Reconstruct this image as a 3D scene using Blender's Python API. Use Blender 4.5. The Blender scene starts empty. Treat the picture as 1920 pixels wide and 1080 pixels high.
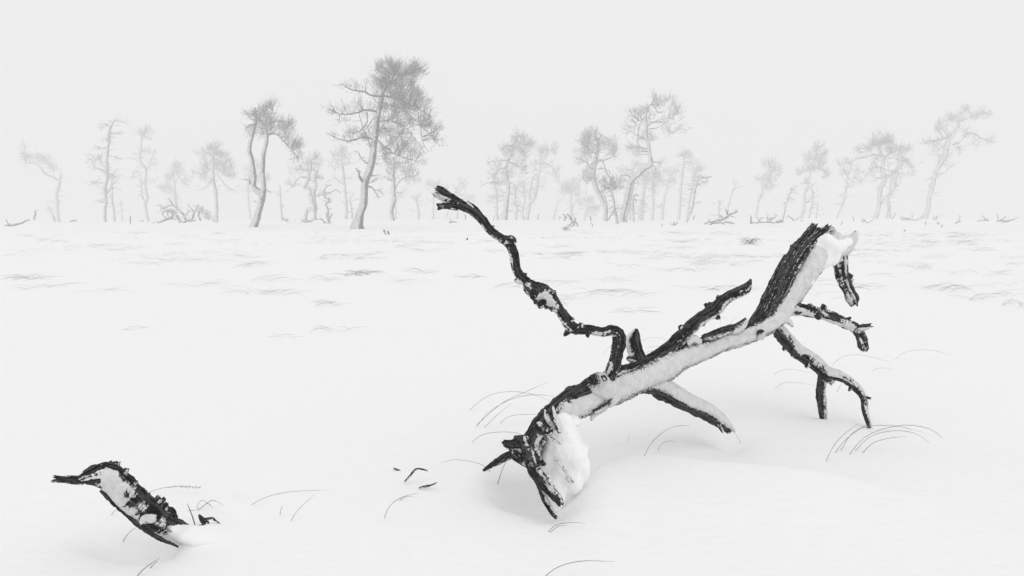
import bpy, math, random
import numpy as np
random.seed(7); np.random.seed(7)
rng = np.random.default_rng(11)
S = bpy.context.scene
COL = S.collection

# ------------------------------------------------------------------ camera
F = 1493.0                       # focal length in pixels of the 1920 px photograph
CAMZ = 1.2
PITCH = math.atan((540 - 405) / F)
cam_d = bpy.data.cameras.new('camera'); cam = bpy.data.objects.new('camera', cam_d); COL.objects.link(cam)
cam_d.sensor_width = 36; cam_d.lens = 36 * F / 1920
cam_d.clip_start = 0.05; cam_d.clip_end = 3000
cam.location = (0, 0, CAMZ); cam.rotation_euler = (math.pi / 2 - PITCH, 0, 0)
S.camera = cam

# ------------------------------------------------------------------ sky, sun, exposure
SUN_EL, SUN_AZ = math.radians(50), math.radians(-30)     # high, veiled, from behind right
w = bpy.data.worlds.new('World'); S.world = w; w.use_nodes = True
nt = w.node_tree; nt.nodes.clear()
sky = nt.nodes.new('ShaderNodeTexSky'); sky.sky_type = 'NISHITA'; sky.sun_disc = False
sky.sun_elevation = SUN_EL; sky.sun_rotation = math.radians(150); sky.dust_density = 6
bw = nt.nodes.new('ShaderNodeRGBToBW')
mx = nt.nodes.new('ShaderNodeMix'); mx.data_type = 'RGBA'; mx.inputs[0].default_value = 0.97   # cloud deck
mx.inputs[7].default_value = (8.75, 8.75, 8.75, 1)
bg = nt.nodes.new('ShaderNodeBackground'); bg.inputs[1].default_value = 0.1
wo = nt.nodes.new('ShaderNodeOutputWorld')
nt.links.new(sky.outputs[0], bw.inputs[0]); nt.links.new(bw.outputs[0], mx.inputs[6])
nt.links.new(mx.outputs[2], bg.inputs[0]); nt.links.new(bg.outputs[0], wo.inputs[0])
sl = bpy.data.lights.new('sun', 'SUN'); sl.energy = 0.52; sl.angle = math.radians(50); sl.color = (1, 1, 1)
so = bpy.data.objects.new('sun', sl); COL.objects.link(so)
so.rotation_euler = (math.pi / 2 - SUN_EL, 0, math.radians(30))
S.view_settings.view_transform = 'Standard'; S.view_settings.look = 'None'
S.view_settings.exposure = 0; S.view_settings.gamma = 1; S.view_settings.use_curve_mapping = False
S.render.engine = 'CYCLES'
cy = S.cycles
cy.max_bounces = 10; cy.diffuse_bounces = 6; cy.volume_bounces = 4; cy.transparent_max_bounces = 8
cy.use_denoising = True; cy.denoiser = 'OPENIMAGEDENOISE'
cy.use_adaptive_sampling = False
HAZE = 0.0050

# ------------------------------------------------------------------ noise
_perm = np.random.default_rng(3).permutation(256); _perm = np.concatenate([_perm, _perm, _perm])
_g = np.random.default_rng(4).normal(size=(256, 3)); _g /= np.linalg.norm(_g, axis=1)[:, None]
def pn(p):
    p = np.asarray(p, float); i = np.floor(p).astype(int); f = p - i; i &= 255
    u = f * f * f * (f * (f * 6 - 15) + 10); out = 0
    for dx in (0, 1):
        for dy in (0, 1):
            for dz in (0, 1):
                h = _perm[_perm[_perm[(i[..., 0] + dx) & 255] + ((i[..., 1] + dy) & 255)] + ((i[..., 2] + dz) & 255)]
                g = _g[h]; d = f - np.array([dx, dy, dz])
                wgt = (u[..., 0] if dx else 1 - u[..., 0]) * (u[..., 1] if dy else 1 - u[..., 1]) * (u[..., 2] if dz else 1 - u[..., 2])
                out = out + wgt * (g * d).sum(-1)
    return out * 1.6
def fbm(p, o=4):
    a, s, r = 1.0, 0, 0
    p = np.asarray(p, float)
    for k in range(o):
        r = r + a * pn(p + 17.3 * k); s += a; a *= .5; p = p * 2.03
    return r / s
def sstep(a, b, x):
    t = np.clip((x - a) / (b - a), 0, 1); return t * t * (3 - 2 * t)
def nrm(v): return v / np.maximum(np.linalg.norm(v, axis=-1, keepdims=True), 1e-9)

# ------------------------------------------------------------------ photograph point -> place
FWD = np.array([0, math.cos(PITCH), -math.sin(PITCH)]); UP = np.array([0, math.sin(PITCH), math.cos(PITCH)])
def P(px, py, d):
    v = FWD + np.array([1, 0, 0]) * (px - 960) / F + UP * (540 - py) / F
    return np.array([0, 0, CAMZ]) + v * (d / v[1])

# ------------------------------------------------------------------ snow surface height
def gauss(x, y, cx, cy_, sx, sy, rot=0):
    c, s = math.cos(rot), math.sin(rot); dx, dy = x - cx, y - cy_
    a = (dx * c + dy * s) / sx; b = (-dx * s + dy * c) / sy
    return np.exp(-(a * a + b * b))
def flat(px, py):                # where the pixel's ray meets z = 0
    v = FWD + np.array([1, 0, 0]) * (px - 960) / F + UP * (540 - py) / F
    t = CAMZ / -v[2]; return v[0] * t, v[1] * t
CR = np.array([flat(*q) for q in [(1060, 950), (1095, 921), (1130, 900), (1180, 884), (1240, 886), (1320, 896), (1440, 908), (1560, 918), (1700, 935), (1860, 960)]])
def ground(x, y):
    x = np.asarray(x, float); y = np.asarray(y, float)
    z0 = np.zeros_like(x)
    r = np.sqrt(x * x + y * y)
    p = np.stack([x, y, z0], -1)
    z = 0.05 * pn(p * .35) * sstep(2, 9, r) + 0.012 * pn(p * 1.3) + 0.0025 * pn(p * [3.5, 9, 1]) * sstep(3, 4, r)
    # hummocks towards the trees
    m = sstep(9, 45, r)
    z = z + m * (0.10 * fbm(p * [.22, .5, 1], 3) + 0.05 * np.abs(pn(p * [.7, 1.3, 1] + 40)))
    z = z + 0.35 * pn(p * .02 + 9) * sstep(40, 140, r) + .13 * fbm(p * [.09, .05, 1] + 3, 3) * sstep(80, 140, r)
    # a low crest about 120 m out, lower again beyond
    az = np.clip(x / np.maximum(y, 1), -1.2, 1.2)
    crest = 0.66 - 0.55 * sstep(-.2, -.6, az) + 0.2 * sstep(.1, .5, az)
    z = z - .36 * sstep(35, 110, y) + crest * sstep(105, 160, y) - (crest + .8) * sstep(180, 290, y)
    # drift with a sharp crest in the right foreground, scoop behind it
    cx, cyy = CR[:, 0], CR[:, 1]
    yc = np.interp(x, cx, cyy)
    fx = sstep(cx[0] - .05, cx[1] + .12, x) * (1 - sstep(cx[6], cx[-1], x))
    t = y - yc
    near = np.where(t < 0, np.exp(-(t / .55) ** 2), 1 - sstep(0, .16, t))
    z = z + 0.085 * fx * near
    sc = np.where(t < 0, 0, sstep(0, .2, t)) * fx * np.exp(-np.maximum(t - .3, 0) ** 2 / .5)
    z = z - 0.06 * sc
    # hollow and mound about the root end
    a = flat(985, 925); z = z - .12 * gauss(x, y, a[0], a[1], .12, .15, .3)
    a = flat(1035, 962); z = z - .03 * gauss(x, y, a[0], a[1], .09, .10)
    a = flat(905, 880); z = z + .05 * gauss(x, y, a[0], a[1] - .04, .12, .16)
    # scoops under the legs
    a = flat(1362, 812); z = z - .07 * gauss(x, y, a[0], a[1], .12, .14)
    a = flat(1330, 850); z = z - .03 * gauss(x, y, a[0], a[1], .35, .2)
    a = flat(1540, 774); z = z - .03 * gauss(x, y, a[0], a[1], .10, .12)
    a = flat(1628, 793); z = z - .03 * gauss(x, y, a[0], a[1], .10, .12)
    # hollow below the left log, lip at its buried end
    a = flat(258, 1012); z = z - .13 * gauss(x, y, a[0], a[1], .17, .10, -.35)
    a = flat(372, 1008); z = z + .055 * gauss(x, y, a[0], a[1], .11, .09, .2)
    a = flat(420, 955); z = z + .03 * gauss(x, y, a[0], a[1], .2, .12, .2)
    return z
def G(px, py):                   # the pixel's point on the snow
    v = FWD + np.array([1, 0, 0]) * (px - 960) / F + UP * (540 - py) / F; v = v / v[1]
    ts = np.concatenate([np.linspace(1.5, 12, 800), np.geomspace(12, 260, 900)])
    h = CAMZ + ts * v[2] - ground(ts * v[0], ts)
    k = np.argmax(h < 0) if (h < 0).any() else len(ts) - 1
    d = ts[k]; return np.array([v[0] * d, d, float(ground(v[0] * d, d))])

# ------------------------------------------------------------------ materials
def mat(name):
    m = bpy.data.materials.new(name); m.use_nodes = True; t = m.node_tree; b = t.nodes['Principled BSDF']
    return m, t, b
def N(t, kind, **kw):
    n = t.nodes.new(kind)
    for k, v in kw.items():
        if k.startswith('i_'): n.inputs[int(k[2:]) if k[2:].isdigit() else k[2:]].default_value = v
        else: setattr(n, k, v)
    return n
def ramp(t, stops, src=None):
    n = t.nodes.new('ShaderNodeValToRGB'); e = n.color_ramp.elements
    while len(e) < len(stops): e.new(.5)
    for q, (p, c) in zip(e, stops): q.position = p; q.color = (c, c, c, 1)
    if src is not None: t.links.new(src, n.inputs[0])
    return n
def tri(t):
    return N(t, 'ShaderNodeTexCoord').outputs['Object']

def snow_material():
    m, t, b = mat('snow'); co = tri(t)
    n1 = N(t, 'ShaderNodeTexNoise'); n1.inputs['Scale'].default_value = 260; n1.inputs['Detail'].default_value = 3
    n2 = N(t, 'ShaderNodeTexNoise'); n2.inputs['Scale'].default_value = 14; n2.inputs['Detail'].default_value = 5
    mp = N(t, 'ShaderNodeMapping'); mp.inputs['Scale'].default_value = (1, 2.6, 1)
    t.links.new(co, mp.inputs[0]); t.links.new(mp.outputs[0], n2.inputs[0]); t.links.new(co, n1.inputs[0])
    r = ramp(t, [(.3, .91), (.7, .94)], n2.outputs[0]); t.links.new(r.outputs[0], b.inputs['Base Color'])
    ad = N(t, 'ShaderNodeMath', operation='MULTIPLY_ADD', i_1=.12); t.links.new(n1.outputs[0], ad.inputs[0]); t.links.new(n2.outputs[0], ad.inputs[2])
    bp = N(t, 'ShaderNodeBump'); bp.inputs['Strength'].default_value = .35; bp.inputs['Distance'].default_value = .008
    t.links.new(ad.outputs[0], bp.inputs['Height']); t.links.new(bp.outputs[0], b.inputs['Normal'])
    b.inputs['Roughness'].default_value = .9; b.inputs['Specular IOR Level'].default_value = .1
    return m
M_SNOW = snow_material()

def bark_material(name, dark=.0015, light=.075, sc=1.0, rime=.78, edge=.10):
    """wood with wind-packed rime where the mesh attribute 'snow' says so"""
    m, t, b = mat(name); co = tri(t)
    at = N(t, 'ShaderNodeAttribute', attribute_name='snow'); gr = N(t, 'ShaderNodeAttribute', attribute_name='relief')
    nf = N(t, 'ShaderNodeTexNoise'); nf.inputs['Scale'].default_value = 150 * sc; nf.inputs['Detail'].default_value = 4; nf.inputs['Roughness'].default_value = .75
    nm = N(t, 'ShaderNodeTexNoise'); nm.inputs['Scale'].default_value = 30 * sc; nm.inputs['Detail'].default_value = 5
    for n in (nf, nm): t.links.new(co, n.inputs[0])
    a1 = N(t, 'ShaderNodeMath', operation='SUBTRACT', i_1=.5); t.links.new(nf.outputs[0], a1.inputs[0])
    a2 = N(t, 'ShaderNodeMath', operation='MULTIPLY_ADD', i_1=1.8); t.links.new(a1.outputs[0], a2.inputs[0]); t.links.new(at.outputs['Fac'], a2.inputs[2])
    mask = ramp(t, [(.5 - edge, 0), (.5 + edge, 1)], a2.outputs[0])
    w0 = N(t, 'ShaderNodeMath', operation='MULTIPLY_ADD', i_1=.5); w00 = N(t, 'ShaderNodeMath', operation='MULTIPLY', i_1=.5); t.links.new(nf.outputs[0], w00.inputs[0]); t.links.new(nm.outputs[0], w0.inputs[0]); t.links.new(w00.outputs[0], w0.inputs[2])
    # wood tone follows the relief: paler on the crests, black in the cracks
    w1 = N(t, 'ShaderNodeMath', operation='MULTIPLY_ADD', i_1=.6); t.links.new(nm.outputs[0], w1.inputs[0]); t.links.new(gr.outputs['Fac'], w1.inputs[2])
    w2 = N(t, 'ShaderNodeMath', operation='MULTIPLY_ADD', i_1=.5); t.links.new(nf.outputs[0], w2.inputs[0]); t.links.new(w1.outputs[0], w2.inputs[2])
    wood = ramp(t, [(.55, dark), (.95, light * .35), (1.0, light)], w2.outputs[0])
    wood.color_ramp.elements[0].position = .62; wood.color_ramp.elements[1].position = .9; wood.color_ramp.elements[2].position = 1.0
    rn = ramp(t, [(.36, rime - .16), (.62, rime + .03)], w0.outputs[0])
    mx = N(t, 'ShaderNodeMix', data_type='RGBA')
    t.links.new(mask.outputs[0], mx.inputs[0]); t.links.new(wood.outputs[0], mx.inputs[6]); t.links.new(rn.outputs[0], mx.inputs[7])
    t.links.new(mx.outputs[2], b.inputs['Base Color'])
    bp = N(t, 'ShaderNodeBump'); bp.inputs['Strength'].default_value = .7; bp.inputs['Distance'].default_value = .006 / sc
    hh = N(t, 'ShaderNodeMath', operation='ADD'); t.links.new(nf.outputs[0], hh.inputs[0]); t.links.new(nm.outputs[0], hh.inputs[1])
    t.links.new(hh.outputs[0], bp.inputs['Height']); t.links.new(bp.outputs[0], b.inputs['Normal'])
    b.inputs['Roughness'].default_value = .9; b.inputs['Specular IOR Level'].default_value = .0
    return m
M_WOOD = bark_material('charred_wood_with_rime')
M_PINE = bark_material('pine_bark_with_snow', .01, .06, .03, .74, .10)
M_DEAD = bark_material('dead_wood_with_frost', .01, .06, .03, .7, .10)
def plain(name, a, b_, sc):
    m, t, b = mat(name); n = N(t, 'ShaderNodeTexNoise'); n.inputs['Scale'].default_value = sc; n.inputs['Detail'].default_value = 3
    t.links.new(tri(t), n.inputs[0]); r = ramp(t, [(.35, a), (.65, b_)], n.outputs[0]); t.links.new(r.outputs[0], b.inputs['Base Color'])
    b.inputs['Roughness'].default_value = 1; b.inputs['Specular IOR Level'].default_value = .05
    return m
M_NEEDLE = plain('frosted_pine_needles', .015, .05, .8)
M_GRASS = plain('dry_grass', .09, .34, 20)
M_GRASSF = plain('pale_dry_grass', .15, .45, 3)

# ------------------------------------------------------------------ mesh building
def tag(o, label=None, cat=None, group=None, kind=None):
    if label: o['label'] = label
    if cat: o['category'] = cat
    if group: o['group'] = group
    if kind: o['kind'] = kind
    return o
def mesh_obj(name, V, Fs, m, parent=None, attrs=None, smooth=True, origin=None):
    V = np.asarray(V, float)
    if origin is not None: V = V - np.asarray(origin)
    me = bpy.data.meshes.new(name)
    Fs = [np.asarray(f) for f in Fs if len(f)]
    me.vertices.add(len(V)); me.vertices.foreach_set('co', V.astype(np.float32).ravel())
    loops = np.concatenate([f.ravel() for f in Fs]); sizes = np.concatenate([np.full(len(f), f.shape[1]) for f in Fs])
    me.loops.add(len(loops)); me.loops.foreach_set('vertex_index', loops.astype(np.int32))
    me.polygons.add(len(sizes)); st = np.concatenate([[0], np.cumsum(sizes)[:-1]])
    me.polygons.foreach_set('loop_start', st.astype(np.int32)); me.polygons.foreach_set('loop_total', sizes.astype(np.int32))
    me.polygons.foreach_set('use_smooth', np.full(len(sizes), smooth))
    me.update(calc_edges=True)
    for k, a in (attrs or {}).items():
        at = me.attributes.new(k, 'FLOAT', 'POINT'); at.data.foreach_set('value', np.asarray(a, np.float32))
    me.materials.append(m)
    o = bpy.data.objects.new(name, me); COL.objects.link(o)
    if origin is not None and parent is None: o.location = [float(q) for q in origin]
    if parent is not None: o.parent = parent
    return o
def empty(name, loc):
    o = bpy.data.objects.new(name, None); COL.objects.link(o); o.location = [float(q) for q in loc]; o.empty_display_size = .1
    return o
def crom(pts, n):
    """Catmull-Rom through the rows of pts, n samples evenly by arc length of the first three columns"""
    p = np.asarray(pts, float)
    if len(p) == 2: p = np.array([p[0], (p[0] + p[1]) / 2, p[1]])
    q = np.vstack([2 * p[0] - p[1], p, 2 * p[-1] - p[-2]])
    seg = []
    for i in range(len(p) - 1):
        t = np.linspace(0, 1, 12, endpoint=False)[:, None]
        a, b, c, d = q[i], q[i + 1], q[i + 2], q[i + 3]
        seg.append(.5 * ((2 * b) + (-a + c) * t + (2 * a - 5 * b + 4 * c - d) * t ** 2 + (-a + 3 * b - 3 * c + d) * t ** 3))
    s = np.vstack(seg + [p[-1:]])
    L = np.concatenate([[0], np.cumsum(np.linalg.norm(np.diff(s[:, :3], axis=0), axis=1))])
    u = np.linspace(0, L[-1], n)
    return np.stack([np.interp(u, L, s[:, k]) for k in range(s.shape[1])], 1), L[-1]
def frames(c):
    T = nrm(np.gradient(c, axis=0)); Nn = np.zeros_like(c)
    a = np.array([0, 0, 1.]) if abs(T[0, 2]) < .9 else np.array([1., 0, 0])
    n = nrm(a - T[0] * (a @ T[0]))
    for i in range(len(c)):
        n = n - T[i] * (n @ T[i]); n = n / np.linalg.norm(n); Nn[i] = n
    return T, Nn, np.cross(T, Nn)
def tube_faces(nr, ns, off=0):
    i = np.arange(nr - 1)[:, None] * ns; j = np.arange(ns)[None]; k = (j + 1) % ns
    return (np.stack(np.broadcast_arrays(i + j, i + k, i + ns + k, i + ns + j), -1).reshape(-1, 4) + off)

def px_path(pts, d0, d1):
    """rows (px, py, r_px[, depth]) -> rows (x, y, z, r)"""
    out = []; n = len(pts)
    L = [0]
    for a, b in zip(pts, pts[1:]): L.append(L[-1] + math.hypot(b[0] - a[0], b[1] - a[1]))
    for q, l in zip(pts, L):
        d = q[3] if len(q) > 3 else d0 + (d1 - d0) * l / max(L[-1], 1e-6)
        p = P(q[0], q[1], d); out.append([*p, q[2] * d / F])
    return np.array(out)

def limb(name, pts, d0, d1, parent, wind=(.5, -.7, -.4), bias=0., gain=1.3, noise=.5, thick=.25, groove=.10, lump=.12, freq=5.,
         seams=0, seed=0, step=.004, ns=None, jag=.6, m=None, speck=.0, frost=0., origin=None, flat_=1.0, under=0., twist=1.5, open_start=True, patches=()):
    """a gnarled branch: longitudinal cracks, lumps, a splintered end; packed snow stands proud of the wood"""
    path = px_path(pts, d0, d1) if pts is not None else None
    c, L = crom(path, max(10, int(sum(np.linalg.norm(np.diff(path[:, :3], axis=0), axis=1)) / step)))
    R = np.maximum(c[:, 3], .0008); c = c[:, :3]; n = len(c)
    mr = R.mean(); ns = ns or int(np.clip(2 * math.pi * R.max() / .0035, 20, 150))
    c = c + (np.stack([pn(np.stack([np.linspace(0, L, n) / (mr * 5), np.full(n, seed + 3.1 * k), np.zeros(n)], -1)) for k in range(3)], -1) * mr * .16)
    T, A, B = frames(c)
    th = np.linspace(0, 2 * math.pi, ns, endpoint=False)
    s = np.linspace(0, L, n)
    TH, SS = np.meshgrid(th, s); RR = R[:, None] * np.ones(ns)
    tw = TH + SS * twist
    dirv = np.cos(TH)[..., None] * A[:, None] + np.sin(TH)[..., None] * B[:, None]
    q = np.stack([np.cos(tw) * freq * .5, np.sin(tw) * freq * .5, SS / mr * .10 + seed * 7.7], -1)
    warp = fbm(np.stack([np.cos(TH), np.sin(TH), SS / mr * .8 + seed], -1) * 1.3, 3)
    q1 = q + warp[..., None] * .28
    r1 = np.abs(pn(q1)); r2 = np.abs(pn(q1 * 2.1 + 5)); r3 = np.abs(pn(q1 * [4.5, 4.5, 3.] + 11))
    relief = np.clip(r1 * 1.3, 0, 1) * .5 + np.clip(r2 * 1.5, 0, 1) * .3 + np.clip(r3 * 1.6, 0, 1) * .2     # 0 in the cracks
    lumps = fbm(np.stack([np.cos(TH) * .9, np.sin(TH) * .9, SS / mr * .45 + seed * 3.3], -1), 3)
    wv = nrm(np.asarray(wind, float))
    face = (dirv * wv).sum(-1)
    fine = .6 * fbm(np.stack([np.cos(tw) * 3.2, np.sin(tw) * 3.2, SS / mr * .55 + seed], -1), 4) + .7 * pn(np.stack([np.cos(TH) * 1.3, np.sin(TH) * 1.3, SS / mr * .33 + seed + 30], -1))
    teeth = pn(np.stack([np.cos(TH) * 1.2, np.sin(TH) * 1.2, SS / .011 + seed], -1))
    sn = .5 + gain * (face + bias) * .5 + noise * (.7 * fine + .25 * teeth)
    for (u0, u1, amt) in patches:                       # stretches where more or less snow clings (fractions of the length)
        sn = sn + amt * np.exp(-(((SS / L) - (u0 + u1) / 2) / max((u1 - u0) / 2, 1e-3)) ** 4)
    sn = sn + .05 * teeth
    if under: sn = np.minimum(sn, .92 + .25 * fine) - (under + .35 * fine) * sstep(.08, .80, (dirv * nrm(np.array([.42, .1, -.9]))).sum(-1))
    sn = np.clip(sn, 0, 1)
    cover = sstep(.35, .85, sn)
    rad = RR * (1 + lump * lumps) + (relief - .5) * groove * RR * 2 * (1 - .85 * cover) + thick * RR * cover * (.75 + .55 * fine)
    rad = rad + RR * .085 * (1 - .55 * cover) * pn(np.stack([np.cos(TH) * 2.6, np.sin(TH) * 2.6, SS / mr * 1.15 + seed + 3], -1))
    rad = rad + RR * .14 * (1 - cover) * sstep(.35, .75, pn(np.stack([np.cos(TH) * 1.7, np.sin(TH) * 1.7, SS / mr * .8 + seed + 13], -1)))
    rad = rad + (pn(np.stack([np.cos(TH) * 9, np.sin(TH) * 9, SS / mr * 4 + seed], -1))) * .06 * RR * (1 - .7 * cover)
    el = 1 + (flat_ - 1) * np.abs(np.sin(TH - .6))
    V = c[:, None] + dirv * (rad * el)[..., None]
    # splintered ends
    spl = (pn(np.stack([np.cos(th) * 2.2, np.sin(th) * 2.2, np.full(ns, seed + .5)], -1)) + .6 * pn(np.stack([np.cos(th) * 6, np.sin(th) * 6, np.full(ns, seed + 1.5)], -1))) * jag
    k = max(3, int(1.2 * R[-1] / max(L / n, 1e-5)))
    ramp_ = sstep(0, 1, (np.arange(n) - (n - 1 - k)) / k)[:, None]
    V = V + T[-1] * (spl[None] * R[-1] * ramp_)[..., None]
    if not open_start:
        ramp0 = sstep(0, 1, 1 - np.arange(n) / k)[:, None]
        V = V - T[0] * (spl[None, ::-1] * R[0] * ramp0)[..., None]
    V = V.reshape(-1, 3); Fq = [tube_faces(n, ns)]
    V = np.vstack([V, c[-1] - T[-1] * R[-1] * .35, c[0]]); e = n * ns
    j = np.arange(ns); k2 = (j + 1) % ns
    Fq.append(np.stack([(n - 1) * ns + j, (n - 1) * ns + k2, np.full(ns, e)], -1))
    Fq.append(np.stack([k2, j, np.full(ns, e + 1)], -1))
    # rime in the cracks and fine speckle
    a = sn - .5
    fs = 0
    if seams:
        ln = np.abs(np.sin(seams * .5 * (TH + .40 * warp)))
        fs = sstep(.24, .08, ln) * sstep(-.3, .1, fbm(np.stack([np.cos(TH), np.sin(TH), SS / mr * .5 + seed + 8], -1), 3) + .12)
        a = a + fs * .62
    snow = np.clip(.5 + a * 1.6 + frost * sstep(.10, .02, r1 * .8 + .02) * .9 + speck * (fine * .9 + .1), 0, 1)
    snow = np.concatenate([snow.ravel(), [.3, .3]]); rel = np.concatenate([relief.ravel(), [.3, .3]])
    return mesh_obj(name, V, Fq, m or M_WOOD, parent, {'snow': snow, 'relief': rel}, origin=origin if parent is None else (parent.location if parent.parent is None else None))

def remesh_blob(name, parts, voxel, disp, m, parent, seed=1):
    """packed snow: overlapping lumps fused into one skin. parts: (centre, (rx, ry, rz))"""
    V = []; Fq = []; off = 0
    u = np.linspace(0, math.pi, 17); v = np.linspace(0, 2 * math.pi, 28, endpoint=False)
    U, W = np.meshgrid(u[1:-1], v, indexing='ij')
    base = np.stack([np.sin(U) * np.cos(W), np.sin(U) * np.sin(W), np.cos(U)], -1).reshape(-1, 3)
    base = np.vstack([base, [0, 0, 1], [0, 0, -1]])
    nf = tube_faces(15, 28)[:, ::-1]; j = np.arange(28); k = (j + 1) % 28; nb = len(base)
    capf = np.vstack([np.stack([j, k, np.full(28, nb - 2)], -1), np.stack([14 * 28 + k, 14 * 28 + j, np.full(28, nb - 1)], -1)])
    F3 = []
    for c, r in parts:
        V.append(base * np.array(r) + np.array(c)); Fq.append(nf + off); F3.append(capf + off); off += nb
    tmp = mesh_obj('tmp', np.vstack(V), [np.vstack(Fq), np.vstack(F3)], m)
    md = tmp.modifiers.new('r', 'REMESH'); md.mode = 'VOXEL'; md.voxel_size = voxel
    sm = tmp.modifiers.new('s', 'SMOOTH'); sm.iterations = 40; sm.factor = .6
    dg = bpy.context.evaluated_depsgraph_get(); ev = tmp.evaluated_get(dg); me = bpy.data.meshes.new_from_object(ev)
    co = np.zeros(len(me.vertices) * 3, np.float32); me.vertices.foreach_get('co', co); co = co.reshape(-1, 3)
    no = np.zeros(len(me.vertices) * 3, np.float32); me.vertices.foreach_get('normal', no); no = no.reshape(-1, 3)
    co = co + no * (fbm(co * 14 + seed, 3) * disp + pn(co * [60, 60, 60]) * disp * .12)[:, None]
    if parent is not None: co = co - np.array(parent.location)
    me.vertices.foreach_set('co', co.astype(np.float32).ravel()); me.polygons.foreach_set('use_smooth', np.ones(len(me.polygons), bool))
    me.update(); bpy.data.objects.remove(tmp)
    me.name = name; o = bpy.data.objects.new(name, me); COL.objects.link(o); o.parent = parent
    return o

# ------------------------------------------------------------------ ground
def make_ground():
    a = -np.geomspace(60, .6, 30)[:-1]; b = np.linspace(-.5, 2.2, 40, endpoint=False)
    c = 1 / np.linspace(1 / 2.2, 1 / 9., 330, endpoint=False); d = np.geomspace(9, 700, 330)
    ys = np.concatenate([a, b, c, d]); nu = 420
    u = np.linspace(-1, 1, nu); u = u * (.78 + .22 * u * u) * 1.0
    half = np.maximum(3.0, np.abs(ys) * 1.0 + 2.0); half = np.where(ys < 0, 3 + np.abs(ys) * 1.4, half)
    X = u[None] * half[:, None]; Y = ys[:, None] * np.ones(nu)
    Z = ground(X, Y)
    n = len(ys); i = np.arange(n - 1)[:, None] * nu; j = np.arange(nu - 1)[None]
    Fq = np.stack(np.broadcast_arrays(i + j, i + j + 1, i + nu + j + 1, i + nu + j), -1).reshape(-1, 4)
    o = mesh_obj('snow_ground', np.stack([X, Y, Z], -1).reshape(-1, 3), [Fq], M_SNOW)
    tag(o, 'smooth white snow covering the moor, hummocky towards the pines', None, None, 'structure')
make_ground()

# ------------------------------------------------------------------ haze
def make_haze():
    m = bpy.data.materials.new('fog'); m.use_nodes = True; t = m.node_tree; t.nodes.clear()
    v = t.nodes.new('ShaderNodeVolumePrincipled'); o_ = t.nodes.new('ShaderNodeOutputMaterial')
    v.inputs['Density'].default_value = HAZE; v.inputs['Color'].default_value = (.945, .945, .945, 1); v.inputs['Anisotropy'].default_value = .0
    t.links.new(v.outputs[0], o_.inputs['Volume'])
    x, y0, y1, z0, z1 = 720, -75, 715, -3, 32
    V = [(-x, y0, z0), (x, y0, z0), (x, y1, z0), (-x, y1, z0), (-x, y0, z1), (x, y0, z1), (x, y1, z1), (-x, y1, z1)]
    Fq = [(0, 3, 2, 1), (4, 5, 6, 7), (0, 1, 5, 4), (1, 2, 6, 5), (2, 3, 7, 6), (3, 0, 4, 7)]
    o = mesh_obj('haze', V, [np.array(Fq)], m, smooth=False)
    tag(o, 'even winter fog lying over the whole moor', None, None, 'stuff')
make_haze()

def knots(pts, d, n, parent, seed, size=(.35, .65), up=None, m=None):
    """small broken knots along a limb, each rooted in the wood"""
    r0 = np.random.default_rng(seed); c, L = crom(px_path(pts, d, d) if len(pts[0]) == 3 else px_path(pts, 0, 0), 80); T, A, B = frames(c[:, :3])
    for k in range(n):
        i = int(r0.uniform(.06, .95) * 79); R = c[i, 3]; v = r0.normal(size=3) * [1, .5, 1]; v = v - T[i] * (v @ T[i]) * .7
        if up is not None: v = v + np.array(up) * 2.0
        v = nrm(v); s = r0.uniform(*size); a = c[i, :3] + v * R * .5; e = c[i, :3] + v * R * (1.0 + r0.uniform(.15, .55))
        world_limb('knot', [[*a, R * s * 1.1], [*((a + e) / 2), R * s], [*e, R * s * .55]], parent, bias=-.9, noise=.9, groove=.35, lump=.45, seed=seed + k * .7, jag=1.0)
def world_limb(name, rows, parent, **kw):
    global px_path
    keep = px_path; px_path = lambda p, a, b: np.array(p, float)
    try: return limb(name, rows, 0, 0, parent, **kw)
    finally: px_path = keep

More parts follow.
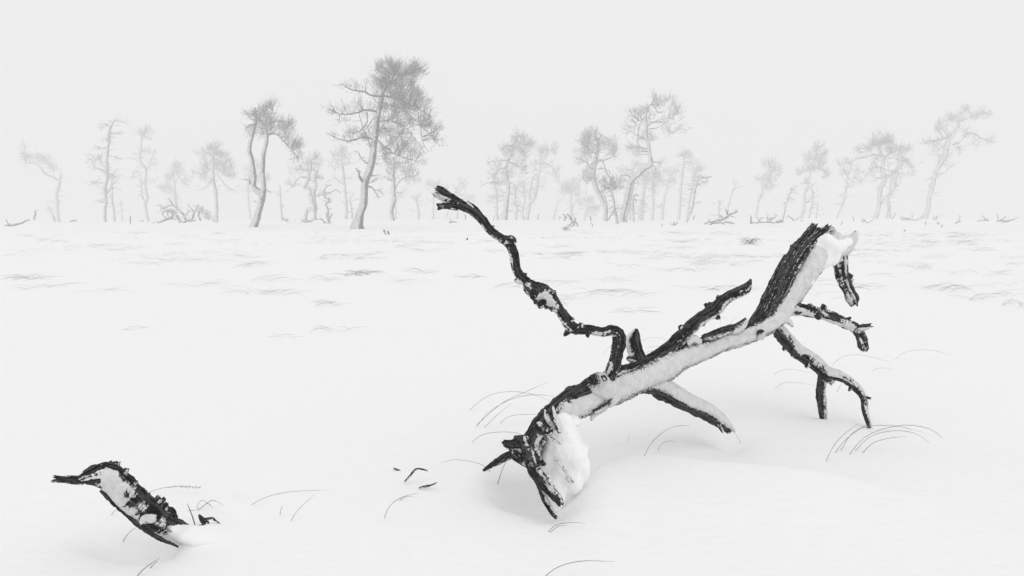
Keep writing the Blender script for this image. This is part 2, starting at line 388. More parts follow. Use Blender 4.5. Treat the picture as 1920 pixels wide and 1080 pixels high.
# ================================================================== the fallen dead tree
def fallen_tree():
    base = G(1000, 935)
    t = empty('fallen_dead_tree', base)
    tag(t, 'large black fallen dead tree plastered with snow, its limbs reaching over the drift at right', 'dead tree')
    down = (.30, -.62, -.62); side = (.74, -.55, -.25)
    limb('trunk', [(978, 872, 22, 3.30), (1000, 832, 22, 3.34), (1026, 797, 24, 3.42), (1060, 767, 28, 3.52), (1100, 747, 31, 3.62), (1145, 728, 33, 3.74), (1190, 709, 30, 3.86), (1235, 690, 31, 3.97),
                   (1275, 668, 28, 4.08), (1315, 655, 22, 4.18), (1350, 641, 20, 4.28), (1385, 630, 19, 4.37), (1420, 615, 20, 4.46), (1447, 596, 24, 4.54), (1467, 562, 29, 4.6), (1492, 520, 32, 4.66),
                   (1517, 479, 34, 4.72), (1542, 451, 28, 4.77), (1553, 435, 10, 4.80)], 0, 0, t, wind=(.42, -.62, -.52), bias=-.12, gain=2.6, noise=.46, thick=.12, under=.44,
         groove=.17, lump=.10, freq=6.5, seed=1, jag=1.0, frost=.75, step=.0045, patches=[(.0, .10, -.75)])
    # bark slabs standing proud of the upper edge
    limb('bark_slab', [(1424, 606, 8), (1445, 562, 11), (1466, 517, 9), (1489, 476, 11), (1516, 441, 11), (1527, 426, 8)], 4.5, 4.72, t, wind=side, bias=-1.5, gain=1, noise=.3, groove=.3, lump=.06, seed=2, frost=.5, seams=9, twist=.5, jag=1.2, open_start=False)
    limb('bark_slab', [(1432, 603, 6), (1460, 560, 10), (1478, 522, 11), (1502, 478, 11), (1528, 447, 9), (1553, 425, 5)], 4.47, 4.68, t, wind=side, bias=-1.4, gain=1, noise=.3, groove=.3, lump=.06, seed=3, frost=.5, seams=7, twist=.5, jag=1.5, open_start=False)
    limb('bark_slab', [(1405, 606, 4), (1425, 583, 8), (1447, 540, 9), (1458, 512, 7), (1475, 478, 5)], 4.52, 4.68, t, wind=side, bias=-1.3, gain=1, noise=.3, groove=.3, seed=4, frost=.4, seams=5, twist=.4, open_start=False)
    limb('bark_slab', [(1318, 634, 5), (1338, 628, 9), (1362, 620, 9), (1376, 615, 8)], 4.13, 4.28, t, wind=down, bias=-1., groove=.25, seed=5, frost=.5, twist=.5, open_start=False)
    limb('bark_slab', [(1366, 622, 7), (1385, 612, 9), (1396, 603, 6), (1399, 597, 2)], 4.26, 4.33, t, wind=(.8, -.4, 0), bias=-.5, groove=.25, seed=6, frost=.3, open_start=False)
    limb('bark_slab', [(1160, 703, 10), (1195, 688, 13), (1232, 668, 13), (1262, 650, 13)], 3.80, 4.04, t, wind=down, bias=-1.2, groove=.34, seed=7, frost=.3, twist=.5, open_start=False, lump=.05)
    limb('bark_slab', [(1045, 770, 8), (1070, 748, 12), (1095, 737, 11), (1108, 734, 8)], 3.48, 3.56, t, wind=down, bias=-1.1, groove=.28, seed=8, frost=.3, twist=.5, open_start=False)
    # top: snow-laden wing and the hanging broken limb
    limb('limb', [(1530, 476, 22), (1554, 462, 26), (1578, 462, 19), (1594, 452, 12), (1603, 441, 6), (1606, 434, 3)], 4.74, 4.78, t, wind=(.2, -.9, -.3), bias=.95, gain=1.6, noise=.35, thick=.2, seed=9, groove=.06, jag=.2, patches=[(.93, 1.05, -1.0)])
    limb('limb', [(1572, 470, 17), (1576, 484, 13), (1576, 503, 12), (1582, 528, 11), (1591, 548, 11), (1598, 563, 11), (1601, 572, 8)], 4.76, 4.72, t, wind=(-.5, -.3, .2), bias=-1.1, gain=1.0, noise=1.1, speck=.25, seed=10, groove=.22, lump=.2, patches=[(-.1, .25, .5)])
    limb('limb_stub', [(1540, 443, 8), (1553, 434, 7), (1561, 430, 6), (1564, 428, 5)], 4.72, 4.68, t, wind=(.3, -.5, .5), bias=-.1, noise=.9, seed=11, groove=.2)
    limb('limb_stub', [(1517, 440, 8), (1524, 430, 7), (1529, 424, 5)], 4.72, 4.72, t, wind=(-.3, -.5, -.5), bias=-.5, noise=.9, seed=12)
    limb('limb_stub', [(1488, 545, 4), (1498, 551, 4), (1504, 556, 4)], 4.62, 4.58, t, seed=13, bias=-.4, noise=.8)
    limb('limb_stub', [(1470, 598, 6), (1480, 604, 5), (1486, 612, 2)], 4.50, 4.46, t, seed=14, bias=.3)
    # long crooked limb reaching up left
    limb('limb', [(1122, 745, 9), (1131, 731, 10), (1141, 708, 11), (1151, 685, 12), (1157, 660, 12.5), (1160, 640, 12.5), (1158, 624, 12), (1146, 619, 10.5), (1130, 622, 9), (1110, 619, 8.5), (1090, 618, 9),
                  (1073, 614, 11), (1060, 598, 10), (1048, 580, 10), (1036, 566, 13), (1022, 553, 18), (1006, 544, 19), (993, 536, 14), (983, 525, 9), (973, 513, 8.5), (968, 497, 9), (963, 475, 9), (958, 461, 9.5), (950, 452, 10),
                  (938, 444, 8), (919, 431, 8), (903, 411, 8.5), (886, 394, 10), (868, 386, 10), (850, 377, 11), (833, 367, 11), (820, 359, 10)], 3.60, 3.42, t,
         wind=(-.75, -.25, -.6), bias=-1.0, gain=1.3, noise=1.0, speck=.2, thick=.06, groove=.24, lump=.26, freq=4.5, seed=15, jag=1.0, step=.003, patches=[(.46, .55, .75), (.05, .15, .2), (.22, .32, .3), (.95, 1.04, .4)])
    limb('limb_stub', [(842, 368, 8), (828, 357, 7), (819, 351, 4)], 3.42, 3.40, t, wind=(-.6, -.2, .5), bias=-.35, noise=.9, seed=16)
    limb('limb_stub', [(858, 388, 7), (838, 386, 6), (821, 388, 6)], 3.41, 3.38, t, wind=(-.8, -.2, .1), bias=-.2, noise=.9, seed=17)
    limb('limb_stub', [(1072, 614, 9), (1064, 622, 6), (1058, 629, 3)], 3.55, 3.52, t, wind=(-.6, -.2, -.5), bias=-.1, noise=.8, seed=18)
    limb('limb_stub', [(950, 452, 8), (959, 449, 8), (964, 455, 6)], 3.47, 3.42, t, bias=-.3, noise=.9, seed=19)
    limb('limb_stub', [(884, 392, 8), (878, 382, 5), (875, 378, 3)], 3.44, 3.44, t, bias=-.6, noise=.6, seed=20)
    limb('limb_stub', [(980, 524, 7), (972, 527, 5), (966, 524, 3)], 3.5, 3.48, t, bias=-.3, noise=.8, seed=21)
    limb('limb_stub', [(1018, 566, 8), (1014, 573, 6), (1011, 577, 3)], 3.48, 3.44, t, bias=-.8, noise=.8, seed=22)
    # snowy broken collar at its foot
    limb('limb_stub', [(1140, 738, 26, 3.66), (1128, 724, 25, 3.60), (1121, 716, 21, 3.56), (1119, 714, 19, 3.55)], 0, 0, t, wind=(.3, -.9, .1), bias=.35, gain=1.8, noise=.3, seed=23, thick=.1, jag=.1)
    limb('bark_slab', [(1113, 772, 4), (1124, 766, 5), (1141, 757, 4), (1148, 741, 4)], 3.54, 3.58, t, bias=-.8, noise=.6, seed=24, open_start=False)
    limb('bark_slab', [(1108, 787, 3), (1116, 777, 5), (1132, 766, 5), (1146, 752, 4)], 3.56, 3.6, t, wind=(.2, -.5, .6), bias=.1, noise=.5, seed=25, open_start=False)
    # upright stub
    limb('limb_stub', [(1202, 690, 16), (1196, 672, 14), (1190, 655, 13), (1188, 640, 13), (1191, 626, 9), (1194, 617, 3)], 3.92, 3.94, t, wind=(-.9, -.1, 0), bias=-.75, noise=.4, groove=.12, lump=.1, seed=26, jag=.7)
    limb('limb_stub', [(1192, 678, 8), (1184, 674, 6), (1177, 671, 4)], 3.90, 3.88, t, bias=-.8, noise=.5, seed=27)
    # middle limb
    limb('limb', [(1232, 676, 10), (1252, 659, 13), (1268, 641, 13), (1284, 626, 13), (1300, 609, 11.5), (1318, 594, 11.5), (1336, 582, 12), (1350, 569, 11), (1368, 556, 10.5), (1386, 547, 10), (1398, 540, 9.5), (1406, 530, 5), (1409, 524, 2)],
         4.02, 4.12, t, wind=(.5, -.6, -.6), bias=-1.05, gain=1.1, noise=.8, speck=.15, groove=.16, lump=.1, seed=28, jag=.8)
    limb('limb_stub', [(1284, 622, 7), (1278, 616, 6), (1276, 611, 4)], 4.07, 4.05, t, bias=-.6, noise=.8, seed=29)
    limb('limb_stub', [(1336, 586, 8), (1345, 594, 6), (1349, 597, 4)], 4.10, 4.06, t, bias=-.3, noise=.9, seed=30)
    limb('limb_stub', [(1286, 640, 9), (1300, 634, 7), (1314, 641, 5)], 4.06, 4.06, t, bias=.1, noise=.8, seed=31)
    limb('knot', [(1424, 628, 9, 4.40), (1427, 626, 8, 4.36), (1428, 625, 5, 4.34)], 0, 0, t, bias=-.1, noise=.7, seed=32, jag=.2)
    # right-hand limb with the drooping end
    limb('limb', [(1452, 592, 10), (1474, 582, 12), (1502, 580, 12), (1534, 586, 11.5), (1562, 595, 10.5), (1586, 606, 10), (1606, 617, 10), (1615, 632, 9.5), (1619, 650, 9), (1619, 657, 7)], 4.56, 4.50, t,
         wind=(.0, -.8, -.5), bias=-.62, gain=1.0, noise=1.15, speck=.2, thick=.08, groove=.26, lump=.15, patches=[(.8, 1.1, -.35)], seed=33)
    limb('limb_stub', [(1607, 617, 8), (1622, 614, 6), (1632, 611, 4)], 4.50, 4.48, t, bias=-.6, noise=.6, seed=34, jag=1.5)
    # forked leg at the back right
    limb('limb', [(1440, 600, 11), (1458, 618, 13), (1474, 637, 14), (1492, 656, 13.5), (1513, 669, 13), (1533, 684, 13.5), (1549, 698, 12), (1570, 704, 10), (1590, 714, 8.5), (1608, 729, 8), (1619, 747, 6.5), (1622, 768, 6), (1629, 792, 5), (1632, 806, 4)], 4.56, 4.56, t,
         wind=(.62, -.35, .6), bias=-.42, gain=1.6, noise=.95, thick=.1, groove=.2, lump=.14, seed=35)
    limb('limb', [(1546, 696, 10), (1542, 708, 9), (1539, 722, 8), (1538, 742, 8.5), (1541, 760, 8), (1543, 786, 6)], 4.58, 4.72, t, wind=(.8, -.2, 0), bias=-.7, gain=1.1, noise=.8, speck=.2, groove=.2, seed=36)
    limb('limb_stub', [(1617, 744, 5), (1626, 746, 3), (1633, 747, 2)], 4.56, 4.54, t, bias=-.6, seed=37)
    # leg at the middle
    limb('limb', [(1170, 722, 17, 3.84), (1198, 712, 24, 3.9), (1226, 714, 25, 3.96), (1248, 730, 20, 4.02), (1272, 744, 18.5, 4.07), (1298, 759, 17.5, 4.12), (1324, 771, 17, 4.17), (1344, 784, 15, 4.22), (1358, 796, 12, 4.26), (1366, 806, 8, 4.30)], 0, 0, t,
         wind=(.25, -.45, .8), bias=-.12, gain=1.7, noise=.7, thick=.06, under=.5, groove=.14, lump=.08, seed=38, jag=1.0, patches=[(-.2, .3, .45)])
    limb('root', [(1345, 793, 6), (1352, 804, 4), (1355, 811, 2)], 4.2, 4.2, t, bias=-.8, seed=39)
    limb('root', [(1352, 784, 9), (1370, 800, 4), (1377, 809, 2)], 4.24, 4.26, t, wind=(.2, -.3, .9), bias=.1, noise=.8, seed=40)
    # root end
    limb('root', [(1010, 812, 12), (992, 828, 15), (974, 833, 13), (959, 835, 10), (945, 831, 6)], 3.34, 3.28, t, wind=(0, -.3, -.8), bias=-1., noise=.7, groove=.2, lump=.25, seed=41, jag=1.2)
    limb('root', [(998, 836, 9), (972, 846, 8), (948, 856, 8), (928, 868, 6), (906, 882, 2.5)], 3.42, 3.44, t, wind=(0, -.3, -.8), bias=-1., noise=.5, groove=.25, seed=42)
    limb('root', [(982, 820, 9), (985, 838, 10.5), (992, 860, 10.5), (1001, 884, 10.5), (1016, 905, 10), (1030, 920, 9.5), (1043, 933, 9), (1052, 946, 6)], 3.26, 3.10, t, wind=(.6, -.4, .4), bias=-.95, gain=1.1, noise=.8, speck=.15, groove=.24, lump=.16, seed=43)
    limb('root', [(1002, 888, 7), (1012, 912, 6), (1022, 938, 6), (1036, 962, 5), (1044, 972, 4)], 3.18, 3.12, t, wind=(.9, -.3, 0), bias=-.5, noise=.5, groove=.2, seed=44)
    limb('root', [(1024, 800, 7), (1010, 812, 9), (1002, 828, 8.5), (1002, 848, 8), (1010, 863, 8), (1022, 872, 3)], 3.28, 3.22, t, wind=(.8, -.5, 0), bias=-.7, noise=.7, groove=.2, seed=45, lump=.2)
    limb('root', [(952, 832, 7), (968, 842, 12), (984, 845, 13), (998, 838, 9)], 3.30, 3.32, t, wind=(.4, -.5, -.2), bias=-.8, noise=.9, groove=.4, lump=.5, seed=401, jag=1.0, open_start=False)
    limb('root', [(966, 826, 9), (978, 822, 8), (990, 818, 5)], 3.30, 3.30, t, bias=-.9, noise=.7, groove=.4, lump=.5, seed=402, open_start=False)
    limb('root', [(962, 846, 6), (972, 856, 6), (978, 864, 3)], 3.28, 3.26, t, bias=-.8, noise=.7, groove=.4, lump=.5, seed=403)
    limb('root', [(1006, 796, 9), (1016, 806, 9), (1030, 812, 6), (1036, 806, 2)], 3.26, 3.22, t, wind=(.6, -.5, .3), bias=-.6, noise=1., groove=.4, lump=.5, seed=404)
    limb('root', [(1010, 880, 4), (1020, 894, 5), (1030, 902, 3)], 3.14, 3.16, t, bias=-.7, noise=.8, groove=.4, seed=405)
    limb('splinter', [(1040, 862, 2), (1052, 872, 3), (1062, 886, 3), (1072, 902, 1.5)], 3.24, 3.22, t, bias=-.2, noise=.9, seed=406, open_start=False)
    limb('splinter', [(1062, 896, 2), (1069, 902, 4), (1075, 905, 2)], 3.22, 3.22, t, bias=-.4, noise=.9, seed=407, open_start=False)
    limb('bark_slab', [(1023, 768, 3), (1026, 780, 6), (1034, 793, 6), (1042, 806, 3)], 3.30, 3.26, t, wind=(-.5, -.5, .2), bias=-.7, noise=.6, seed=46, open_start=False)
    limb('bark_slab', [(1036, 762, 2), (1039, 778, 5), (1045, 795, 6), (1049, 812, 3)], 3.27, 3.22, t, wind=(.5, -.5, .4), bias=-.4, noise=.6, seed=47, open_start=False)
    limb('bark_slab', [(1050, 772, 9), (1060, 762, 11), (1067, 752, 7)], 3.42, 3.42, t, wind=(.5, -.5, .4), bias=-.1, noise=.9, seed=48, open_start=False)
    limb('bark_slab', [(1026, 818, 2), (1038, 825, 3), (1051, 833, 1.5)], 3.12, 3.12, t, bias=-.5, seed=49, open_start=False)
    limb('bark_slab', [(1027, 888, 2), (1030, 898, 6), (1036, 910, 2)], 3.10, 3.10, t, bias=-.4, noise=.8, seed=50, open_start=False)
    def b(px, py, d, r, ry=None, rz=None):
        k = d / F; return (P(px, py, d), (r * k, (ry or r) * k, (rz or r) * k))
    remesh_blob('packed_snow', [b(1056, 842, 3.36, 36, 34, 58), b(1072, 862, 3.34, 30, 30, 50), b(1056, 806, 3.38, 22, 26, 34), b(1050, 886, 3.33, 32, 30, 36), b(1070, 902, 3.30, 24, 26, 24), b(1092, 838, 3.36, 16, 20, 9),
                                b(1096, 884, 3.32, 10, 22, 26), b(1038, 930, 3.26, 24, 24, 36), b(1026, 872, 3.34, 18, 20, 34), b(1070, 790, 3.44, 24, 22, 13), b(1030, 835, 3.36, 18, 20, 26)],
                .0065, .018, M_SNOW, t, 2)
    knots([(1122, 745, 9), (1151, 685, 12), (1160, 640, 12), (1146, 619, 10), (1090, 618, 9), (1060, 598, 10), (1048, 580, 10), (1036, 566, 13), (1022, 553, 17), (1006, 544, 18), (983, 525, 9), (968, 497, 9), (963, 475, 9), (950, 452, 9), (938, 444, 8), (919, 431, 8), (903, 411, 8.5), (886, 394, 10), (868, 386, 10), (850, 377, 11), (833, 367, 11)], 3.5, 20, t, 500)
    knots([(1284, 626, 13), (1336, 582, 12), (1398, 540, 9.5)], 4.08, 6, t, 530)
    knots([(1474, 582, 12), (1534, 586, 11.5), (1586, 606, 10), (1618, 650, 9)], 4.53, 7, t, 550)
    knots([(1474, 637, 14), (1513, 669, 13), (1549, 698, 12), (1608, 729, 8)], 4.56, 7, t, 570)
    knots([(1576, 503, 12), (1598, 563, 11)], 4.74, 4, t, 590)
    knots([(985, 838, 10.5), (1001, 884, 10.5), (1043, 933, 9)], 3.18, 5, t, 600)
    remesh_blob('packed_snow', [b(1530, 462, 4.66, 14, 14, 24), b(1548, 452, 4.65, 16), b(1560, 462, 4.66, 17), b(1574, 462, 4.68, 14), b(1545, 480, 4.66, 17, 14, 24), b(1562, 478, 4.68, 14, 12, 22), b(1533, 497, 4.63, 11, 10, 22), b(1520, 518, 4.60, 9, 8, 22), b(1590, 454, 4.70, 10, 10, 10)],
                .006, .008, M_SNOW, t, 5)
fallen_tree()

# ================================================================== the half-buried log at lower left
def left_log():
    base = G(330, 1012); t = empty('buried_log', base)
    tag(t, 'short black log with a beak-like splintered end rising from the snow at lower left', 'log')
    limb('trunk', [(146, 902, 6, 2.62), (160, 897, 12, 2.63), (182, 893, 21, 2.66), (204, 895, 26, 2.68), (226, 912, 27, 2.70), (247, 934, 26, 2.73), (268, 955, 26, 2.76), (292, 975, 25, 2.80), (318, 991, 24, 2.84), (342, 1003, 22, 2.88), (372, 1016, 18, 2.93)], 0, 0, t,
         wind=(-.25, -.9, -.1), bias=-.62, gain=2.2, noise=1.15, thick=.03, under=.35, speck=.1, groove=.16, lump=.18, freq=5, seed=61, jag=.3, open_start=True, step=.003, patches=[(.70, 1.1, .65), (-.1, .03, -.5), (.03, .34, .34), (.35, .40, -.45)])
    limb('bark_slab', [(160, 888, 6), (178, 880, 10), (200, 880, 13), (222, 889, 13), (240, 904, 10), (252, 918, 6)], 2.70, 2.76, t, wind=(0, -.3, .3), bias=-1.4, noise=.5, groove=.45, lump=.7, freq=9, seed=62, open_start=False)
    limb('bark_slab', [(246, 914, 7), (264, 928, 10), (284, 944, 10), (302, 955, 8), (318, 960, 9), (330, 972, 5)], 2.76, 2.84, t, wind=(0, -.3, .3), bias=-.9, noise=.6, speck=.25, groove=.45, lump=.65, freq=9, seed=63, open_start=False)
    limb('bark_slab', [(262, 982, 5), (272, 974, 8), (286, 974, 9), (294, 972, 5)], 2.66, 2.68, t, wind=(.3, -.6, .4), bias=-.5, noise=.8, groove=.3, lump=.3, seed=64, open_start=False)
    limb('bark_slab', [(188, 920, 2), (200, 930, 4), (222, 950, 4.5), (248, 974, 4.5), (275, 996, 4), (305, 1012, 4), (334, 1025, 2)], 2.66, 2.78, t, wind=(0, 0, 1), bias=-1.2, groove=.4, lump=.4, noise=.6, seed=65, open_start=False)
    knots([(166, 894, 14), (192, 890, 20), (216, 902, 22), (236, 916, 20), (252, 932, 20)], 2.70, 16, t, 620, (.2, .38), up=(.5, 0, 1))
    knots([(256, 936, 20), (280, 952, 19), (304, 962, 17), (322, 972, 14)], 2.80, 9, t, 650, (.22, .4), up=(.5, 0, 1))
    limb('splinter', [(156, 899, 6), (138, 896, 4.5), (118, 896, 4), (102, 894, 3)], 2.64, 2.58, t, wind=(0, -.4, .8), bias=-1.1, noise=.5, groove=.3, seed=66, jag=2)
    limb('splinter', [(156, 904, 6), (138, 904, 4.5), (118, 902, 4), (99, 901, 3.5)], 2.62, 2.56, t, wind=(0, -.4, -.8), bias=-.9, noise=.5, groove=.3, seed=67, jag=2)
    limb('bark_slab', [(346, 982, 2), (358, 987, 2.5), (370, 987, 2), (384, 983, 2)], 2.86, 2.9, t, bias=-1, seed=68, open_start=False)
    def b(px, py, d, r, ry=None, rz=None):
        k = d / F; return (P(px, py, d), (r * k, (ry or r) * k, (rz or r) * k))
    remesh_blob('packed_snow', [b(318, 990, 2.82, 22, 16, 13), b(334, 996, 2.83, 18, 16, 13), b(352, 1001, 2.83, 24, 24, 17), b(374, 1004, 2.85, 28, 32, 17), b(398, 1004, 2.88, 30, 40, 11), b(425, 1000, 2.93, 28, 40, 6)], .005, .004, M_SNOW, t, 3)
    t2 = empty('twig', G(385, 988))
    tag(t2, 'small dark broken twig poking out just right of the buried log', 'twig')
    limb('stem', [(373, 965, 2), (379, 974, 5), (386, 980, 6), (388, 990, 5)], 2.98, 2.98, t2, bias=-.9, groove=.3, lump=.4, seed=70, open_start=False)
    limb('shoot', [(384, 974, 3), (398, 972, 2.5), (405, 977, 1.8), (413, 982, 1)], 2.98, 3.0, t2, bias=-.9, seed=71)
left_log()

def dark_twigs():
    for i, (pts, lab) in enumerate([
            ([(738, 878, 1.5), (745, 881, 2), (753, 884, 1.2), (760, 889, .8)], 'tiny dark twig tip, leftmost of the three left of the dead tree roots'),
            ([(759, 903, 1.5), (769, 892, 2.2), (780, 880, 2.2), (792, 880, 1.8), (802, 883, 1)], 'bent black twig like a small roof left of the dead tree roots'),
            ([(786, 915, 1.5), (797, 912, 2.2), (808, 910, 2), (819, 905, 1)], 'short flat black twig just below the bent one')]):
        g = G(pts[0][0], pts[0][1] + 3); d = g[1] - .01
        o = limb('twig', pts, d, d, None, bias=-.8, groove=.2, seed=80 + i, open_start=False, origin=g)
        tag(o, lab, 'twig')
dark_twigs()

# ================================================================== pines, snags, brush
class Batch:
    """gathers thin tapered twigs and needles into one mesh"""
    def __init__(s): s.V = []; s.F = []; s.n = 0
    def add(s, V, Fq): s.V.append(V); s.F.append(Fq + s.n); s.n += len(V)
    def twigs(s, A, M, B, ra, rb):
        """N curved twigs from A through M to B, three sided"""
        Nn = len(A)
        if not Nn: return
        T = nrm(B - A); up = np.where(np.abs(T[:, 2:3]) > .9, [[1., 0, 0]], [[0, 0, 1.]]); n = nrm(np.cross(T, up)); b = np.cross(T, n)
        C = [A, .25 * A + .5 * M + .25 * B, B]; R = [ra, (ra + rb) / 2, rb]; rings = []
        for c, r in zip(C, R):
            for k in range(3):
                a = 2 * math.pi * k / 3; rings.append(c + (n * math.cos(a) + b * math.sin(a)) * np.reshape(r, (-1, 1)))
        V = np.stack(rings, 1); f = []
        for q in range(2):
            for k in range(3):
                k2 = (k + 1) % 3; f.append((q * 3 + k, q * 3 + k2, q * 3 + 3 + k2)); f.append((q * 3 + k, q * 3 + 3 + k2, q * 3 + 3 + k))
        f = np.array(f)[None] + np.arange(Nn)[:, None, None] * 9
        s.add(V.reshape(-1, 3), f.reshape(-1, 3))
    def needles(s, B, T, L, w):
        side = nrm(np.cross(T, rng.normal(size=T.shape))) * w / 2
        V = np.stack([B - side, B + side, B + T * np.reshape(L, (-1, 1))], 1)
        s.add(V.reshape(-1, 3), np.arange(len(B) * 3).reshape(-1, 3))
    def build(s, name, m, parent=None, origin=None):
        V = np.vstack(s.V)
        if parent is not None: V = V - np.array(parent.location)
        return mesh_obj(name, V, [np.vstack(s.F)], m, parent, origin=origin)

def lowtube(path, parent, name, m, ns=8, wind=(-.92, -.3, .1), bias=-.05, seed=0, wob=.6, origin=None):
    """trunk or limb of a distant tree, with snow blown onto one side"""
    L0 = sum(np.linalg.norm(np.diff(path[:, :3], axis=0), axis=1)); mr = max(path[:, 3].mean(), .01)
    n = int(np.clip(L0 / (mr * 1.0), 8, 90)); c, L = crom(path, n); R = np.maximum(c[:, 3], .006); c = c[:, :3]
    s = np.linspace(0, L, n)
    c = c + np.stack([pn(np.stack([s / (mr * 6), np.full(n, seed + 5.3 * k), np.zeros(n)], -1)) for k in range(3)], -1) * mr * wob * sstep(0, .1, s / L)[:, None]
    T, A, B = frames(c); th = np.linspace(0, 2 * math.pi, ns, endpoint=False)
    dirv = np.cos(th)[None, :, None] * A[:, None] + np.sin(th)[None, :, None] * B[:, None]
    f = fbm(np.stack([np.cos(th)[None] + 0 * s[:, None], np.sin(th)[None] + 0 * s[:, None], s[:, None] / mr * .5 + seed + 0 * th[None]], -1), 3)
    rad = R[:, None] * (1 + .22 * f)
    V = (c[:, None] + dirv * rad[..., None]).reshape(-1, 3)
    sn = np.clip(.5 + 1.1 * ((dirv * nrm(np.array(wind))).sum(-1) + bias) + .7 * f, 0, 1)
    rel = np.clip(.5 + pn(np.stack([np.cos(th)[None] * 3 + 0 * s[:, None], np.sin(th)[None] * 3 + 0 * s[:, None], s[:, None] / mr * .7 + seed + 0 * th[None]], -1)), 0, 1)
    Fq = [tube_faces(n, ns)]; V = np.vstack([V, c[-1] + T[-1] * R[-1], c[0]]); j = np.arange(ns); k2 = (j + 1) % ns
    Fq += [np.stack([(n - 1) * ns + j, (n - 1) * ns + k2, np.full(ns, n * ns)], -1), np.stack([k2, j, np.full(ns, n * ns + 1)], -1)]
    if parent is not None: V = V - np.array(parent.location)
    return mesh_obj(name, V, Fq, m, parent, {'snow': np.append(sn.ravel(), [.2, .2]), 'relief': np.append(rel.ravel(), [.4, .4])}, origin=origin), np.column_stack([c, R])

DS = 1.3
def path3(pts, d, dz=0, spread=0):
    """px rows -> world rows at distance d; the path drifts in depth by spread metres"""
    n = len(pts); out = []
    for i, q in enumerate(pts):
        dd = d * DS + dz + spread * (i / max(n - 1, 1))
        p = P(q[0], q[1], dd); out.append([*p, (q[2] if len(q) > 2 else 1) * dd / F])
    return np.array(out)
def rooted(path, sink=.25):
    """carry the foot of the stem down into the snow"""
    x, y = path[0, :2]; g = float(ground(x, y)); p = path.copy()
    if p[0, 2] > g - sink: p = np.vstack([[x - (p[1, 0] - x) * .03, y, g - sink, p[0, 3] * 1.25], p])
    return p

